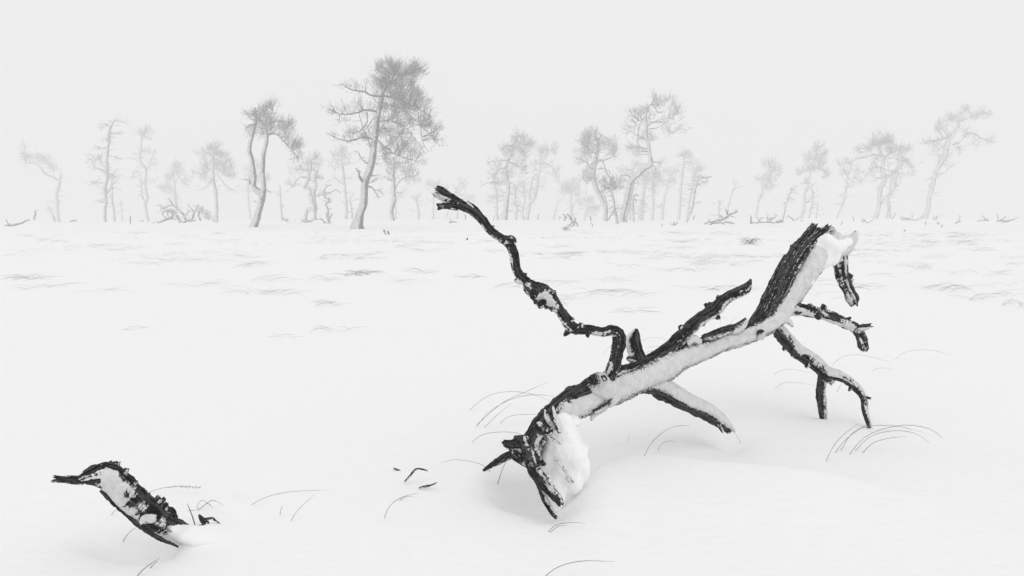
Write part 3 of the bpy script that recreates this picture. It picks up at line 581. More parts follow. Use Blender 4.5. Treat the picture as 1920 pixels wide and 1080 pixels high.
def pine(d, label, trunks, limbs=(), blobs=(), dens=1.0, group='wind-bent pines standing in the fog', name='pine_tree', twigs=14, m=None, seed=0, deadtw=1.0, snowb=0.):
    """trunks, limbs: px rows (x, y, half width); blobs: (x, y, rx, ry[, density, brush direction x, y])"""
    r0 = np.random.default_rng(1000 + seed); near = d < 130
    first = rooted(path3(trunks[0], d)); t = empty(name, (first[0, 0], first[0, 1], float(ground(first[0, 0], first[0, 1]))))
    tag(t, label, 'tree', group)
    skel = []
    for i, q in enumerate(trunks):
        p = path3(q, d, 0 if i == 0 else r0.uniform(-.3, .3), spread=r0.uniform(-1, 1) * .6)
        if i == 0 or q[0][1] > 398: p = rooted(p)
        o, c = lowtube(p, t, 'trunk', m or M_PINE, ns=10 if q[0][2] > 2 else 6, seed=seed + i * 3.3, bias=snowb); skel.append((c, 0 if i == 0 else 1, True))
    for i, q in enumerate(limbs):
        sp = r0.uniform(-2.2, 2.2)
        rows = [(a[0], a[1], a[2] * (.72 if a[2] < 2.7 else .9) if len(a) > 2 else max(2.0 * (1 - .6 * k / len(q)) * (d / 100) ** -.5, .6)) for k, a in enumerate(q)]
        p = path3(rows, d, 0, spread=sp)
        o, c = lowtube(p, t, 'limb', m or M_PINE, ns=6, seed=seed + 50 + i * 2.1, wob=1.2, bias=-.5); skel.append((c, 1, True))
    d = d * DS
    # bare snapped twigs along the stems
    bt = Batch(); A = []; Mm = []; B = []; ra = []
    for c, lv, _ in skel:
        n = int(twigs * deadtw * (1 if lv == 0 else .6)); L = len(c)
        for k in range(n):
            i = int(r0.uniform(.25 if lv == 0 else .15, 1) * (L - 1)); a = c[i, :3]
            ln = (6 + 16 * r0.random() ** 2) * d / F; sgn = r0.choice([-1, 1])
            v = np.array([sgn * r0.uniform(.5, 1), r0.uniform(-.7, .7), r0.uniform(-.5, .6)]); v /= np.linalg.norm(v)
            e = a + v * ln; mm = (a + e) / 2 + np.array([0, 0, r0.uniform(-.25, .25) * ln])
            A.append(a); Mm.append(mm); B.append(e); ra.append(min(c[i, 3] * .3, .42 * d / F))
            for q in range(r0.integers(0, 3)):
                s0 = a + (e - a) * r0.uniform(.3, .8); v2 = nrm(v + r0.normal(size=3) * .6); e2 = s0 + v2 * ln * r0.uniform(.3, .6)
                A.append(s0); Mm.append((s0 + e2) / 2); B.append(e2); ra.append(.35 * d / F)
    if A:
        A, Mm, B, ra = map(np.array, (A, Mm, B, ra)); bt.twigs(A, Mm, B, ra, ra * .4)
        tag(bt.build('dead_twigs', m or M_DEAD, t), kind='stuff')
    # crown: boughs reach from the skeleton into each foliage mass, shoots fan from the boughs
    if blobs:
        pts = np.vstack([c[int(len(c) * (.45 if lv == 0 else 0)):, :3] for c, lv, _ in skel])
        cb = Batch(); bb = Batch(); k = d / F
        for bl in blobs:
            x, y, rx, ry = bl[:4]; rx, ry = rx * 1.12, ry * 1.15; dn = (bl[4] if len(bl) > 4 else 1.0) ** .8
            bx, by = (bl[5], bl[6]) if len(bl) > 6 else (0., .8)
            cen = P(x, y, d); rad = np.array([rx * k, (rx * .55 + ry * .45) * k, ry * k])
            nsub = max(4, int(rx * ry / (25 if near else 21) * (.45 + .55 * dn)))
            v = r0.normal(size=(nsub, 3)); v = nrm(v) * r0.random((nsub, 1)) ** .45
            sub = cen + v * rad * .92
            # boughs
            dist = np.linalg.norm(sub[:, None] - pts[None], axis=2) + .9 * np.maximum(0, pts[None, :, 2] - sub[:, None, 2])
            a = pts[np.argmin(dist, 1)]; ln = np.linalg.norm(sub - a, axis=1, keepdims=True)
            mid = (a + sub) / 2 + r0.normal(size=a.shape) * ln * .13 + np.array([0, 0, 1]) * ln * .12
            bb.twigs(a, mid, sub, np.minimum(.22 + .015 * ln[:, 0] / k, .7) * k, .18 * k)
            # shoots
            per = int(np.clip(13 * dn ** .7 * dens, 4, 22)); n = nsub * per
            s0 = np.repeat(sub, per, 0) + r0.normal(size=(n, 3)) * k * (3.8 if near else 3.0)
            back = np.repeat(a, per, 0); out = nrm(s0 - cen) * .55 + nrm(s0 - back) * .45
            dv = nrm(out + np.array([bx, 0, by]) * .9 + r0.normal(size=(n, 3)) * .5)
            L = r0.uniform(4.0, 10.0 if near else 9.0, (n, 1)) * k * (.8 + .2 * min(rx, ry) / 12)
            e = s0 + dv * L + np.array([0, 0, .28]) * L; st = s0 - dv * L * .25
            cb.twigs(st, (st + e) / 2 - np.array([0, 0, .18]) * L, e, np.full(n, .20 * k), np.full(n, .08 * k))
            npn = 8 if near else 4; u = r0.uniform(.1, 1, (n, npn, 1)); Bn = (st[:, None] * (1 - u) + e[:, None] * u).reshape(-1, 3)
            Tn = nrm(np.repeat(dv, npn, 0) + r0.normal(size=(n * npn, 3)) * .75)
            cb.needles(Bn, Tn, r0.uniform(1.2, 2.8, n * npn) * k, 0.34 * k * (1 if near else 1.4))
        tag(bb.build('boughs', m or M_DEAD, t), kind='stuff'); tag(cb.build('crown', M_NEEDLE, t), kind='stuff')
    return t

def Zp(s, ox, oy):               # zoomed detail coordinates back to the photograph's
    return lambda *rows: [(ox + r[0] / s, oy + r[1] / s, *r[2:]) for r in rows]
def blb(f, *rows): return [(*f((r[0], r[1]))[0][:2], *r[2:]) for r in rows]

A3 = Zp(3.175, 540, 100)
pine(76, 'tallest pine, broad shaggy crown leaning right on a thick snow-streaked curved trunk',
     [A3((412, 1022, 12), (424, 985, 9), (443, 920, 7.2), (458, 850, 6.6), (456, 790, 6.6), (460, 745, 7), (488, 690, 7), (503, 600, 6.6), (515, 500, 6), (530, 400, 5.5), (547, 300, 4.5), (580, 200, 3.6), (640, 110, 1.6))],
     [A3((450, 770, 4), (432, 745, 3), (418, 705, 2.2), (406, 680, 1)), A3((480, 740, 2), (510, 728, 1.5), (550, 722, .7)), A3((478, 790, 2.2), (505, 805, 1.6), (545, 866, .7)), A3((490, 795, 1.5), (520, 812, 1), (554, 818, .6)), A3((483, 770, 2), (500, 765, 1.5), (523, 738, .8)),
      A3((490, 665, 2.2), (450, 640, 1.6), (425, 605, 1.3), (410, 575, .7)), A3((565, 255, 2.5), (510, 255, 2.2), (450, 228, 1.8), (380, 215, 1.5), (310, 178, .8)), A3((525, 345, 2.6), (450, 340, 2.1), (380, 360, 1.7), (300, 360, 1.2), (230, 322, .7)),
      A3((512, 510, 2.4), (440, 500, 2), (370, 520, 1.6), (300, 510, 1.2), (232, 478, .7)), A3((545, 300, 3), (620, 310, 2.4), (710, 360, 2), (800, 440, 1.5), (905, 555, .8)), A3((590, 190, 2.4), (660, 140, 1.8), (730, 110, 1.4), (800, 80, .8)),
      A3((560, 250, 2.6), (650, 270, 2), (760, 320, 1.5), (850, 380, .9)), A3((530, 410, 2.4), (600, 400, 2), (680, 430, 1.6), (740, 490, 1.2), (820, 600, .7)), A3((520, 500, 2.2), (580, 560, 1.7), (660, 610, 1.3), (760, 640, .8)), A3((515, 520, 2), (560, 450, 1.5), (640, 460, 1), (720, 540, .7)),
      A3((505, 590, 2), (470, 500, 1.5), (440, 420, 1.2), (420, 350, .8)), A3((545, 350, 2), (500, 400, 1.6), (460, 450, 1.2), (380, 480, .8)), A3((470, 350, 2), (470, 410, 1.5), (430, 460, 1)), A3((790, 430, 1.2), (800, 520, 1), (835, 590, .6))],
     blb(A3, (610, 110, 34, 18), (690, 95, 34, 15), (760, 90, 16, 11), (560, 100, 18, 10, .8), (560, 180, 25, 16), (650, 180, 36, 22), (740, 140, 16, 14), (620, 270, 36, 22), (720, 250, 24, 22), (780, 300, 22, 18), (700, 340, 28, 20), (830, 350, 10, 9),
         (780, 410, 24, 16), (850, 430, 20, 14), (890, 500, 11, 14), (830, 500, 12, 9, .6), (600, 360, 24, 16), (560, 440, 24, 16, .7), (640, 440, 22, 16, .8), (680, 520, 22, 16), (720, 590, 22, 14), (620, 560, 24, 16), (600, 620, 20, 9, .6), (770, 640, 12, 8, .6), (460, 330, 16, 12, .6),
         (430, 480, 22, 10, .7), (480, 520, 18, 12, .7), (380, 500, 16, 6, .35, -.4, .4), (290, 490, 18, 4, .4, -.8, .4), (300, 350, 20, 9, .5, -.3, .6), (310, 400, 18, 9, .4, -.3, -.1), (370, 330, 16, 7, .5), (430, 300, 14, 8, .5, 0, 1), (360, 190, 17, 6, .5, -.6, .5), (440, 190, 16, 8, .5), (260, 330, 10, 10, .35, -.8, .3)),
     seed=1, deadtw=.8, group=None)
B3 = Zp(4.153, 280, 180)
pine(84, 'pine with two parallel bare stems joined low, its crown swept down to the right',
     [B3((812, 1008, 8), (838, 940, 6.5), (860, 860, 6), (876, 790, 6.5), (884, 745, 6), (890, 700, 4.5), (884, 600, 4), (890, 480, 4), (903, 380, 3.6), (915, 300, 3), (905, 220, 2), (960, 120, 1.2)),
      B3((872, 760, 6), (838, 740, 6), (805, 690, 5), (815, 600, 4.2), (804, 500, 4.2), (782, 425, 4.2), (796, 340, 3.4), (820, 240, 3), (830, 160, 2.6), (822, 95, 2))],
     [B3((920, 300, 2.4), (990, 300, 2), (1060, 370, 1.6), (1120, 440, 1.2), (1160, 500, .8)), B3((830, 230, 2), (780, 225, 1.5), (750, 260, 1)), B3((900, 230, 2), (980, 200, 1.5), (1090, 200, .8)), B3((885, 745, 2.4), (900, 715, 1.6), (912, 712, .8)), B3((830, 120, 1.5), (800, 150, 1), (765, 165, .6)), B3((780, 660, 2), (770, 650, 2), (790, 690, 2))],
     blb(B3, (980, 70, 10, 8, 1, .8, .7), (930, 100, 14, 10, 1, .6, .7), (880, 130, 15, 13), (840, 170, 13, 14), (900, 200, 18, 15), (960, 230, 18, 13), (1040, 230, 20, 13), (1090, 260, 12, 14), (900, 270, 14, 7), (850, 300, 11, 8, .7), (1060, 310, 13, 11), (1130, 370, 13, 12), (1120, 420, 9, 9), (1155, 460, 9, 12, 1, .3, -.5),
         (1170, 370, 5, 6), (775, 260, 9, 9, .7), (790, 290, 8, 6, .5), (780, 150, 7, 6, .4, -.6, .3)), seed=2, deadtw=.5, group=None)
pine(165, 'grey rounded pine with drooping lower twigs between the brush pile and the double-stemmed pine',
     [B3((522, 970, 3.8), (521, 880, 3.4), (518, 760, 3.4), (500, 660, 3), (496, 560, 2.8), (500, 450, 2.2), (515, 380, 1.5))],
     [B3((525, 600, 1.4), (600, 700, 1.2), (690, 755, .6)), B3((500, 560, 1.4), (430, 600, 1), (350, 600, .6)), B3((520, 560, 1.3), (600, 620, 1), (680, 605, .6)), B3((495, 640, 1.2), (430, 720, .8), (390, 730, .5))],
     blb(B3, (510, 390, 14, 9), (500, 440, 22, 10), (570, 450, 14, 12), (560, 520, 20, 14), (620, 570, 12, 14), (480, 530, 14, 10, .8), (430, 570, 16, 10, .7), (400, 620, 14, 10, .5), (450, 670, 14, 9, .4), (640, 620, 9, 7, .6), (400, 440, 9, 5, .4, -.6, .3)), seed=3, deadtw=1.2)
pine(215, 'faint squat pine rising right behind the brush pile',
     [B3((200, 980, 3), (205, 850, 3), (195, 720, 2.4), (185, 620, 2))], [B3((190, 700, 1.5), (230, 640, 1), (300, 700, .7)), B3((200, 760, 1.2), (140, 700, .8))],
     blb(B3, (200, 545, 9, 7), (210, 590, 14, 11), (250, 590, 8, 10), (150, 660, 14, 12, .8), (115, 710, 12, 13), (290, 680, 12, 9, .8), (200, 790, 9, 7, .5)), seed=4, deadtw=.4)
pine(225, 'very faint pine half hidden behind the double-stemmed pine',
     [B3((785, 960, 2.2), (775, 850, 2), (765, 720, 1.8), (775, 600, 1.2))], [], blb(B3, (780, 560, 14, 7), (850, 530, 14, 7), (820, 640, 26, 12, .8), (900, 640, 12, 10, .7), (740, 720, 14, 6, .3)), seed=5, deadtw=.6)
pine(165, 'thin bare snag right of the double-stemmed pine', [B3((1036, 965, 2.2), (1026, 880, 1.8), (1018, 770, 1.6), (1015, 690, 1))], name='dead_snag', seed=6, deadtw=.7, group='bare dead snags in the fog')
pine(140, 'contorted pine with elbow-bent stem behind the small tussock left of the tallest pine',
     [A3((100, 1000, 3.6), (108, 950, 3.6), (125, 925, 3.6), (155, 932, 3.4), (152, 900, 3), (135, 850, 2.8), (125, 812, 2.8), (95, 805, 3), (120, 745, 2.6), (135, 680, 2.2), (133, 640, 1.6)), A3((158, 985, 3), (163, 900, 3), (155, 840, 2.4), (170, 780, 2.4), (160, 730, 2), (185, 690, 1.4))],
     [A3((120, 745, 1.4), (70, 740, 1), (20, 800, .7)), A3((165, 850, 1.2), (215, 838, .6)), A3((165, 740, 1.2), (215, 740, .6)), A3((130, 700, 1.2), (60, 690, .6))],
     blb(A3, (140, 620, 18, 6, .8), (110, 650, 20, 6, .5), (180, 660, 16, 8, .5), (60, 710, 20, 9, .35), (30, 770, 10, 10, .5), (190, 720, 14, 10, .4), (90, 680, 14, 8, .4)), seed=7, deadtw=1.6)
pine(110, 'small twisted snag with curling stem above a stump', [A3((240, 1000, 2.6), (238, 940, 2.2), (225, 900, 2), (240, 878, 1.8), (238, 862, 1.6), (215, 855, 1.8), (218, 810, 1.5), (235, 790, 1.2), (262, 782, .7))],
     [A3((215, 832, 1.3), (250, 830, 1.1), (285, 812, .9), (315, 833, .6)), A3((222, 885, 1.2), (250, 890, 1.2), (252, 870, 1), (225, 865, .8)), A3((215, 820, 1), (170, 845, .6))], name='dead_snag', seed=8, deadtw=.6, group='bare dead snags in the fog')
pine(180, 'slender faint pine between the contorted pine and the tallest pine',
     [A3((346, 975, 3.2), (345, 880, 2.8), (335, 780, 2.4), (325, 680, 2.2), (315, 590, 1.4))], [A3((335, 780, 1.2), (280, 740, .8), (280, 690, .6)), A3((330, 750, 1), (375, 742, .6)), A3((325, 670, 1), (380, 650, .6))],
     blb(A3, (315, 560, 13, 9, .7), (280, 610, 18, 9, .6), (350, 600, 12, 9, .5), (330, 650, 16, 8, .4), (270, 670, 13, 8, .4)), seed=9, deadtw=1.2)
pine(170, 'bare curved sapling just left of the tallest pine trunk', [A3((380, 980, 2), (377, 920, 1.8), (370, 880, 1.5), (378, 850, 1), (402, 825, .6))], name='dead_snag', seed=10, deadtw=.5, group='bare dead snags in the fog')
pine(118, 'pine with flat right-reaching foliage tier, tucked under the crown of the tallest pine',
     [A3((622, 990, 4), (616, 920, 4), (632, 850, 4), (625, 770, 3.6), (628, 690, 3), (625, 620, 2))], [A3((632, 840, 2), (645, 790, 1.6), (690, 740, 1.2), (750, 730, .8)), A3((625, 760, 1.6), (590, 740, 1))],
     blb(A3, (625, 650, 16, 9), (670, 690, 16, 10), (720, 710, 14, 9), (760, 745, 12, 8), (720, 760, 8, 4, .6), (600, 720, 12, 10, .7), (690, 650, 18, 8, .7)), seed=11, deadtw=.6)
pine(185, 'bare Y-forked snag between the tallest pine and the raised limb tip', [A3((777, 970, 2.4), (772, 910, 2), (762, 880, 2), (745, 860, 1.5), (732, 845, .8)), A3((765, 885, 1.6), (770, 850, 1.3), (790, 832, .7))], name='dead_snag', seed=12, deadtw=.6, group='bare dead snags in the fog')
pine(220, 'low faint pine right behind the trunk of the pine under the tallest crown', [A3((640, 960, 2), (645, 870, 1.6), (680, 830, 1))], [], blb(A3, (690, 820, 11, 5, .5), (640, 850, 12, 8, .3)), seed=13, deadtw=.4)
C4 = Zp(4.908, 840, 220)
pine(225, 'faint umbrella-crowned pine right behind the raised limb tip', [[(812, 408, 2.4), (812, 380, 2.2), (814, 352, 1.6)]], [[(812, 370, 1), (822, 355, .8), (835, 350, .5)]], [(818, 342, 13, 7), (832, 350, 10, 7, .8), (806, 350, 8, 7, .7)], seed=14, deadtw=.4)
pine(225, 'faint narrow pine just right of the raised limb tip', [[(857, 408, 2), (858, 385, 1.8), (854, 362, 1.5), (862, 342, 1)]], [], [(865, 340, 9, 7, .7), (862, 355, 11, 9, .5), (866, 366, 12, 6, .5), (882, 372, 10, 6, .7)], seed=15, deadtw=.8)
pine(228, 'faint leaning sapling crossing under the raised limb', [[(836, 408, 1.4), (843, 390, 1.2), (850, 372, .7)]], name='dead_snag', seed=16, deadtw=.5, group='bare dead snags in the fog')
pine(150, 'tall narrow-topped pine with layered drooping boughs in the centre', [C4((515, 925, 5), (530, 840, 4.6), (545, 740, 4), (552, 640, 3.8), (540, 560, 3.4), (530, 470, 3), (560, 380, 3.2), (590, 300, 2.8), (625, 215, 2), (655, 165, 1.2)), C4((538, 925, 2.5), (548, 800, 2.4), (552, 700, 2))],
     [C4((530, 470, 1.6), (460, 480, 1.2), (425, 540, 1), (435, 600, .7)), C4((560, 415, 1.6), (640, 440, 1.3), (680, 500, 1), (690, 560, .6)), C4((600, 270, 1.4), (540, 260, 1), (470, 310, .6)), C4((630, 220, 1.4), (700, 250, 1.2), (790, 245, .6)), C4((650, 240, 1.4), (700, 340, 1), (715, 460, .7)), C4((570, 390, 1.2), (480, 400, 1), (400, 410, .6)), C4((440, 595, 1), (380, 600, .8), (320, 620, .5)), C4((590, 600, 1), (620, 660, .8), (625, 740, .6))],
     blb(C4, (665, 165, 12, 6), (665, 215, 16, 11), (720, 250, 12, 8, .8), (640, 290, 15, 11), (700, 300, 11, 11), (560, 260, 12, 6, .6), (520, 320, 15, 11, .55), (600, 360, 16, 9, .6), (710, 420, 9, 14, .8), (450, 420, 16, 7, .5), (440, 480, 11, 9, .4), (555, 510, 11, 8), (550, 550, 9, 10), (670, 500, 9, 12, .5), (610, 440, 12, 7, .5), (780, 245, 5, 3), (510, 610, 10, 7, .5)), seed=17, deadtw=1.6)
pine(175, 'thin-crowned pine just left of the layered central pine', [C4((450, 920, 2.6), (448, 800, 2.2), (445, 700, 2), (430, 600, 1.8), (430, 530, 1.4), (460, 490, 1))], [], blb(C4, (410, 740, 9, 10, .5), (470, 720, 7, 12, .4), (440, 620, 9, 9, .4), (430, 560, 8, 8, .5), (490, 620, 6, 7, .4)), seed=18, deadtw=2)
pine(190, 'pale pine with low forked trunk right of the layered central pine', [C4((728, 922, 4.2), (740, 840, 4), (752, 785, 4), (790, 740, 3.6), (815, 650, 3.2), (832, 540, 2.8), (845, 440, 2.4), (855, 350, 2), (880, 290, 1.4)), C4((755, 780, 2.8), (750, 700, 2.4), (765, 620, 2.2), (790, 540, 1.8), (825, 520, 1.6))],
     [C4((850, 430, 1.2), (920, 430, 1), (980, 490, .8), (1010, 560, .5)), C4((870, 310, 1.2), (930, 290, 1), (1000, 320, .5)), C4((840, 480, 1), (790, 490, .6))],
     blb(C4, (930, 265, 14, 6, .9), (980, 300, 9, 8, .8), (870, 290, 11, 7, .7), (880, 360, 16, 10, .5), (830, 340, 11, 10, .5), (800, 420, 12, 8, .35), (890, 440, 14, 8, .4), (970, 480, 10, 10, .4), (1010, 560, 6, 10, .5), (990, 510, 9, 8, .3), (860, 600, 8, 10, .3)), seed=19, deadtw=1.4)
pine(180, 'thin crooked stem between the two central pines, left one of the pair', [C4((625, 925, 2.6), (632, 830, 2), (618, 760, 1.8), (610, 680, 1.4), (605, 620, 1))], [], blb(C4, (630, 650, 7, 8, .3), (640, 800, 6, 9, .3)), name='pine_tree', seed=20, deadtw=2)
pine(200, 'faint tufted stem between the two central pines, right one of the pair', [C4((690, 915, 2), (690, 830, 1.8), (708, 760, 1.6), (700, 680, 1.2))], [], blb(C4, (690, 620, 12, 8, .6), (720, 660, 10, 8, .6), (690, 720, 8, 8, .3)), seed=21, deadtw=1)
pine(225, 'faint mushroom-shaped pine left of the broken stump branches', [C4((1125, 920, 3), (1128, 800, 2.6), (1130, 700, 2)), C4((1142, 920, 2), (1150, 820, 1.5), (1180, 760, 1))], [],
     blb(C4, (1110, 630, 12, 7), (1150, 620, 10, 5), (1080, 660, 10, 9), (1060, 700, 7, 8, .7), (1140, 670, 14, 9), (1190, 680, 10, 8), (1230, 730, 7, 8, .7)), seed=22, deadtw=.4)
pine(232, 'low dark bushy mass of pine behind the round-headed pine', [[(1096, 408, 2), (1100, 390, 1.6), (1102, 372, 1.2)]], [], [(1092, 382, 10, 7, .9), (1108, 380, 10, 12), (1118, 392, 9, 13), (1106, 398, 9, 9, .9)], seed=23, deadtw=.4)
pine(190, 'thin leaning bare sapling left of the broken stump branches', [C4((975, 908, 1.2), (995, 840, 1), (1015, 740, .6))], name='dead_snag', seed=24, deadtw=.3, group='bare dead snags in the fog')
D3 = Zp(3.857, 1060, 160)
pine(122, 'round-headed pine with a second little crown lower on its curved trunk',
     [D3((287, 985, 3.6), (293, 930, 4), (288, 880, 4), (255, 810, 4.2), (225, 750, 4.6), (205, 690, 4.6), (202, 620, 4.4), (210, 560, 4), (228, 490, 3.2), (240, 400, 2.4)), D3((300, 910, 2), (290, 830, 1.8), (262, 760, 1.6))],
     [D3((215, 590, 2), (240, 545, 1.8), (265, 545, 1.8), (285, 590, 1.6), (310, 655, 1.5), (345, 680, 1), (350, 700, .7)), D3((205, 610, 1.8), (170, 590, 1.4), (160, 560, 1.2), (150, 620, .8)), D3((230, 720, 1.8), (250, 690, 1.2), (272, 680, .7)), D3((225, 500, 1.6), (180, 460, 1.2), (120, 440, .7)), D3((238, 400, 1.6), (270, 365, 1.3), (330, 410, 1), (375, 460, .6)), D3((240, 605, 1.2), (280, 602, .9), (305, 640, .6))],
     blb(D3, (200, 345, 14, 8), (160, 370, 12, 10), (120, 400, 10, 9, .8), (190, 410, 18, 11), (140, 450, 14, 12, .9), (200, 480, 16, 10, .9), (270, 400, 14, 9), (320, 410, 12, 8), (360, 450, 8, 9), (330, 480, 12, 8), (340, 520, 9, 10, .8), (150, 520, 14, 9, .8), (120, 550, 8, 6, .5), (180, 640, 9, 7), (150, 680, 9, 8), (200, 680, 8, 9), (260, 440, 10, 8, .7)), seed=25, deadtw=1)
pine(96, 'small thin pine with tufted flat top standing nearest, right of the round-headed pine',
     [D3((376, 1028, 2.8), (370, 960, 2.4), (355, 890, 2.4), (345, 820, 2.6), (330, 770, 2.2), (345, 740, 1.8))], [D3((335, 760, 1.6), (300, 740, 1), (280, 730, .6)), D3((345, 740, 1.4), (390, 725, .8)), D3((305, 978, 2), (330, 940, 1.6), (355, 890, 1.2))],
     blb(D3, (310, 700, 11, 6), (350, 700, 12, 6), (385, 715, 8, 6), (290, 730, 9, 6, .8), (330, 735, 10, 5), (300, 760, 6, 6, .5), (380, 745, 7, 4, .6)), seed=26, deadtw=1.3)
pine(112, 'pine with a dog-leg trunk and airy open crown high above its neighbours',
     [D3((410, 985, 5.2), (425, 900, 4.8), (445, 800, 4.8), (462, 720, 4.6), (480, 672, 5), (520, 640, 5.6), (565, 600, 6), (605, 580, 6), (618, 565, 5), (612, 510, 3.6), (600, 430, 3.4), (582, 370, 3.4), (578, 300, 3.2), (578, 240, 2.6), (590, 190, 1.5)), D3((440, 985, 2.6), (455, 880, 2.4), (480, 760, 2.4), (492, 690, 2.4))],
     [D3((585, 310, 2), (620, 275, 2), (680, 262, 1.8), (718, 280, 1.6), (745, 335, 1.4), (775, 350, 1)), D3((582, 250, 1.6), (590, 170, 1.5), (620, 140, 1.4), (650, 165, 1.3), (672, 198, 1.2), (710, 190, .8)), D3((575, 250, 1.6), (545, 270, 1.4), (525, 350, 1.3), (520, 420, .9)), D3((570, 240, 1.4), (510, 270, 1.2), (495, 350, .8)), D3((590, 335, 1.6), (630, 370, 1.2), (650, 400, .8)),
      D3((620, 575, 2.4), (645, 595, 1.6), (655, 645, .8)), D3((622, 565, 1.6), (650, 555, 1), (690, 560, .6)), D3((465, 665, 2), (440, 645, 1.6), (405, 655, .8)), D3((590, 320, 1.2), (680, 300, .9), (760, 240, .7), (830, 190, .5)), D3((775, 350, 1), (810, 320, .8), (850, 288, .5)), D3((560, 380, 1.5), (530, 370, 1), (510, 350, .7))],
     blb(D3, (680, 90, 12, 6, .6), (740, 105, 13, 7, .6), (700, 130, 16, 8, .5), (640, 100, 8, 8, .4, -.4, .7), (780, 150, 11, 9, .5), (760, 210, 14, 10, .5, .7, .4), (810, 200, 9, 8, .5, .7, .4), (800, 300, 12, 8, .45, .7, .2), (750, 330, 9, 5, .4), (720, 240, 12, 9, .35), (580, 180, 12, 9, .8), (540, 190, 9, 9, .6), (510, 220, 12, 9, .6), (480, 200, 9, 6, .4, -.6, .3), (480, 290, 11, 12, .5, -.5, 0), (450, 320, 8, 8, .4, -.6, 0), (600, 210, 10, 8, .8),
         (560, 375, 9, 4, .7), (600, 385, 5, 4, .6), (515, 465, 12, 5, .5), (520, 490, 8, 5, .4), (470, 460, 7, 3, .5, -.7, .2)), seed=27, deadtw=.9)
for i, (d, lab, tr, bl) in enumerate([
        (180, 'faint pine directly behind the dog-leg trunk, its top left of the bend', [D3((468, 960, 2), (470, 850, 1.8), (480, 700, 1.4), (490, 600, 1))], [(490, 570, 13, 8, .7), (450, 600, 9, 8, .5), (520, 620, 9, 9, .5), (400, 640, 7, 9, .4)]),
        (185, 'faint thick-stemmed pine first to the right of the dog-leg trunk', [D3((540, 950, 4), (552, 840, 3.6), (572, 740, 3), (580, 660, 2))], [(560, 680, 14, 9, .7), (540, 640, 10, 9, .5), (610, 640, 12, 9, .6), (520, 700, 9, 8, .4)]),
        (190, 'faint straight pine with a bushy grey crown, second right of the dog-leg trunk', [D3((628, 955, 3), (635, 850, 2.6), (630, 740, 2.2), (632, 660, 1.6))], [(640, 640, 15, 11), (670, 690, 12, 12, .8), (610, 720, 11, 10, .7), (650, 770, 12, 8, .5), (690, 560, 10, 6, .5)]),
        (200, 'faint thin wispy-topped pine, third to the right of the dog-leg trunk', [D3((702, 950, 2.6), (712, 840, 2.2), (735, 740, 2), (755, 660, 1.2))], [(745, 690, 11, 6, .7), (770, 630, 11, 9, .6), (730, 620, 9, 9, .4), (780, 700, 9, 6, .4)]),
        (175, 'tall pale slender pine with a small curled top, left of the T-shaped snag', [D3((820, 955, 3), (828, 840, 2.6), (832, 760, 3), (845, 650, 2.4), (855, 560, 2), (862, 505, 1.2))], [(870, 495, 8, 3, .8), (890, 520, 8, 4, .6), (850, 510, 6, 4, .5), (900, 560, 9, 6, .3), (820, 640, 10, 5, .25)]),
        (190, 'pale slender pine directly behind the T-shaped snag', [D3((884, 945, 2.4), (895, 850, 2.4), (915, 750, 2.2), (930, 660, 2), (955, 570, 1.4), (962, 530, .8))], [(960, 590, 9, 8, .5), (930, 640, 11, 8, .4), (980, 600, 7, 6, .4), (900, 710, 11, 6, .4)])]):
    pine(d, lab, [tr[0]], [], blb(D3, *bl), seed=30 + i, deadtw=1.3)
pine(115, 'slim bare pole of a snag right of the dog-leg trunk foot', [D3((495, 998, 2), (490, 920, 1.8), (488, 850, 1.8), (498, 800, 1.3), (515, 778, .7))], [D3((497, 805, .8), (510, 780, .5))], name='dead_snag', seed=40, deadtw=1, group='bare dead snags in the fog')
pine(150, 'short forked bare snag among the faint stems right of the dog-leg trunk', [D3((558, 950, 1.8), (566, 880, 1.6), (570, 840, 1), (580, 825, .6))], [D3((566, 870, .9), (560, 825, .5))], name='dead_snag', seed=41, deadtw=.4, group='bare dead snags in the fog')
pine(108, 'leaning T-shaped snag with one bare arm pointing right', [D3((872, 1002, 2), (895, 945, 2), (918, 890, 2.1), (928, 820, 2), (940, 750, 2), (958, 690, 2.2), (972, 660, 2.2), (980, 648, 1.6))], [D3((965, 672, 1.8), (1000, 662, 1.4), (1030, 668, 1.1), (1062, 660, .6)), D3((975, 670, 1.4), (955, 660, 1), (945, 665, .7)), D3((975, 680, .9), (995, 705, .4))], name='dead_snag', seed=42, deadtw=1, group='bare dead snags in the fog')
E5 = Zp(5.4, 1320, 240)
pine(150, 'thin bare snag behind the long fallen branch, left of two', [E5((150, 910, 1.4), (148, 830, 1.3), (155, 765, 1.2), (140, 725, .7))], [E5((155, 770, .9), (170, 730, .5))], name='dead_snag', seed=43, deadtw=.5, group='bare dead snags in the fog')
pine(150, 'thin crooked bare snag behind the long fallen branch, right of two', [E5((240, 850, 1.5), (248, 780, 1.3), (275, 700, 1.1), (288, 635, 1.2), (315, 600, 1), (326, 525, .6))], name='dead_snag', seed=44, deadtw=.7, group='bare dead snags in the fog')
pine(190, 'pale pine with a hooked crown bending right, above the raised middle limb', [E5((527, 905, 2.4), (542, 800, 2.2), (560, 700, 2.2), (590, 640, 2), (592, 520, 2), (625, 450, 1.6), (660, 410, 1))], [E5((600, 470, 1), (560, 510, .8), (490, 545, .5)), E5((600, 520, 1), (660, 550, .8), (690, 620, .5)), E5((555, 710, 1), (600, 680, .5))],
     blb(E5, (640, 375, 10, 6), (690, 360, 10, 8), (730, 440, 10, 11), (700, 480, 9, 9, .7), (680, 540, 9, 7, .6), (620, 600, 6, 4, .7), (685, 600, 4, 7, .5), (560, 530, 7, 4, .3), (620, 540, 8, 6, .4)), seed=45, deadtw=.8)
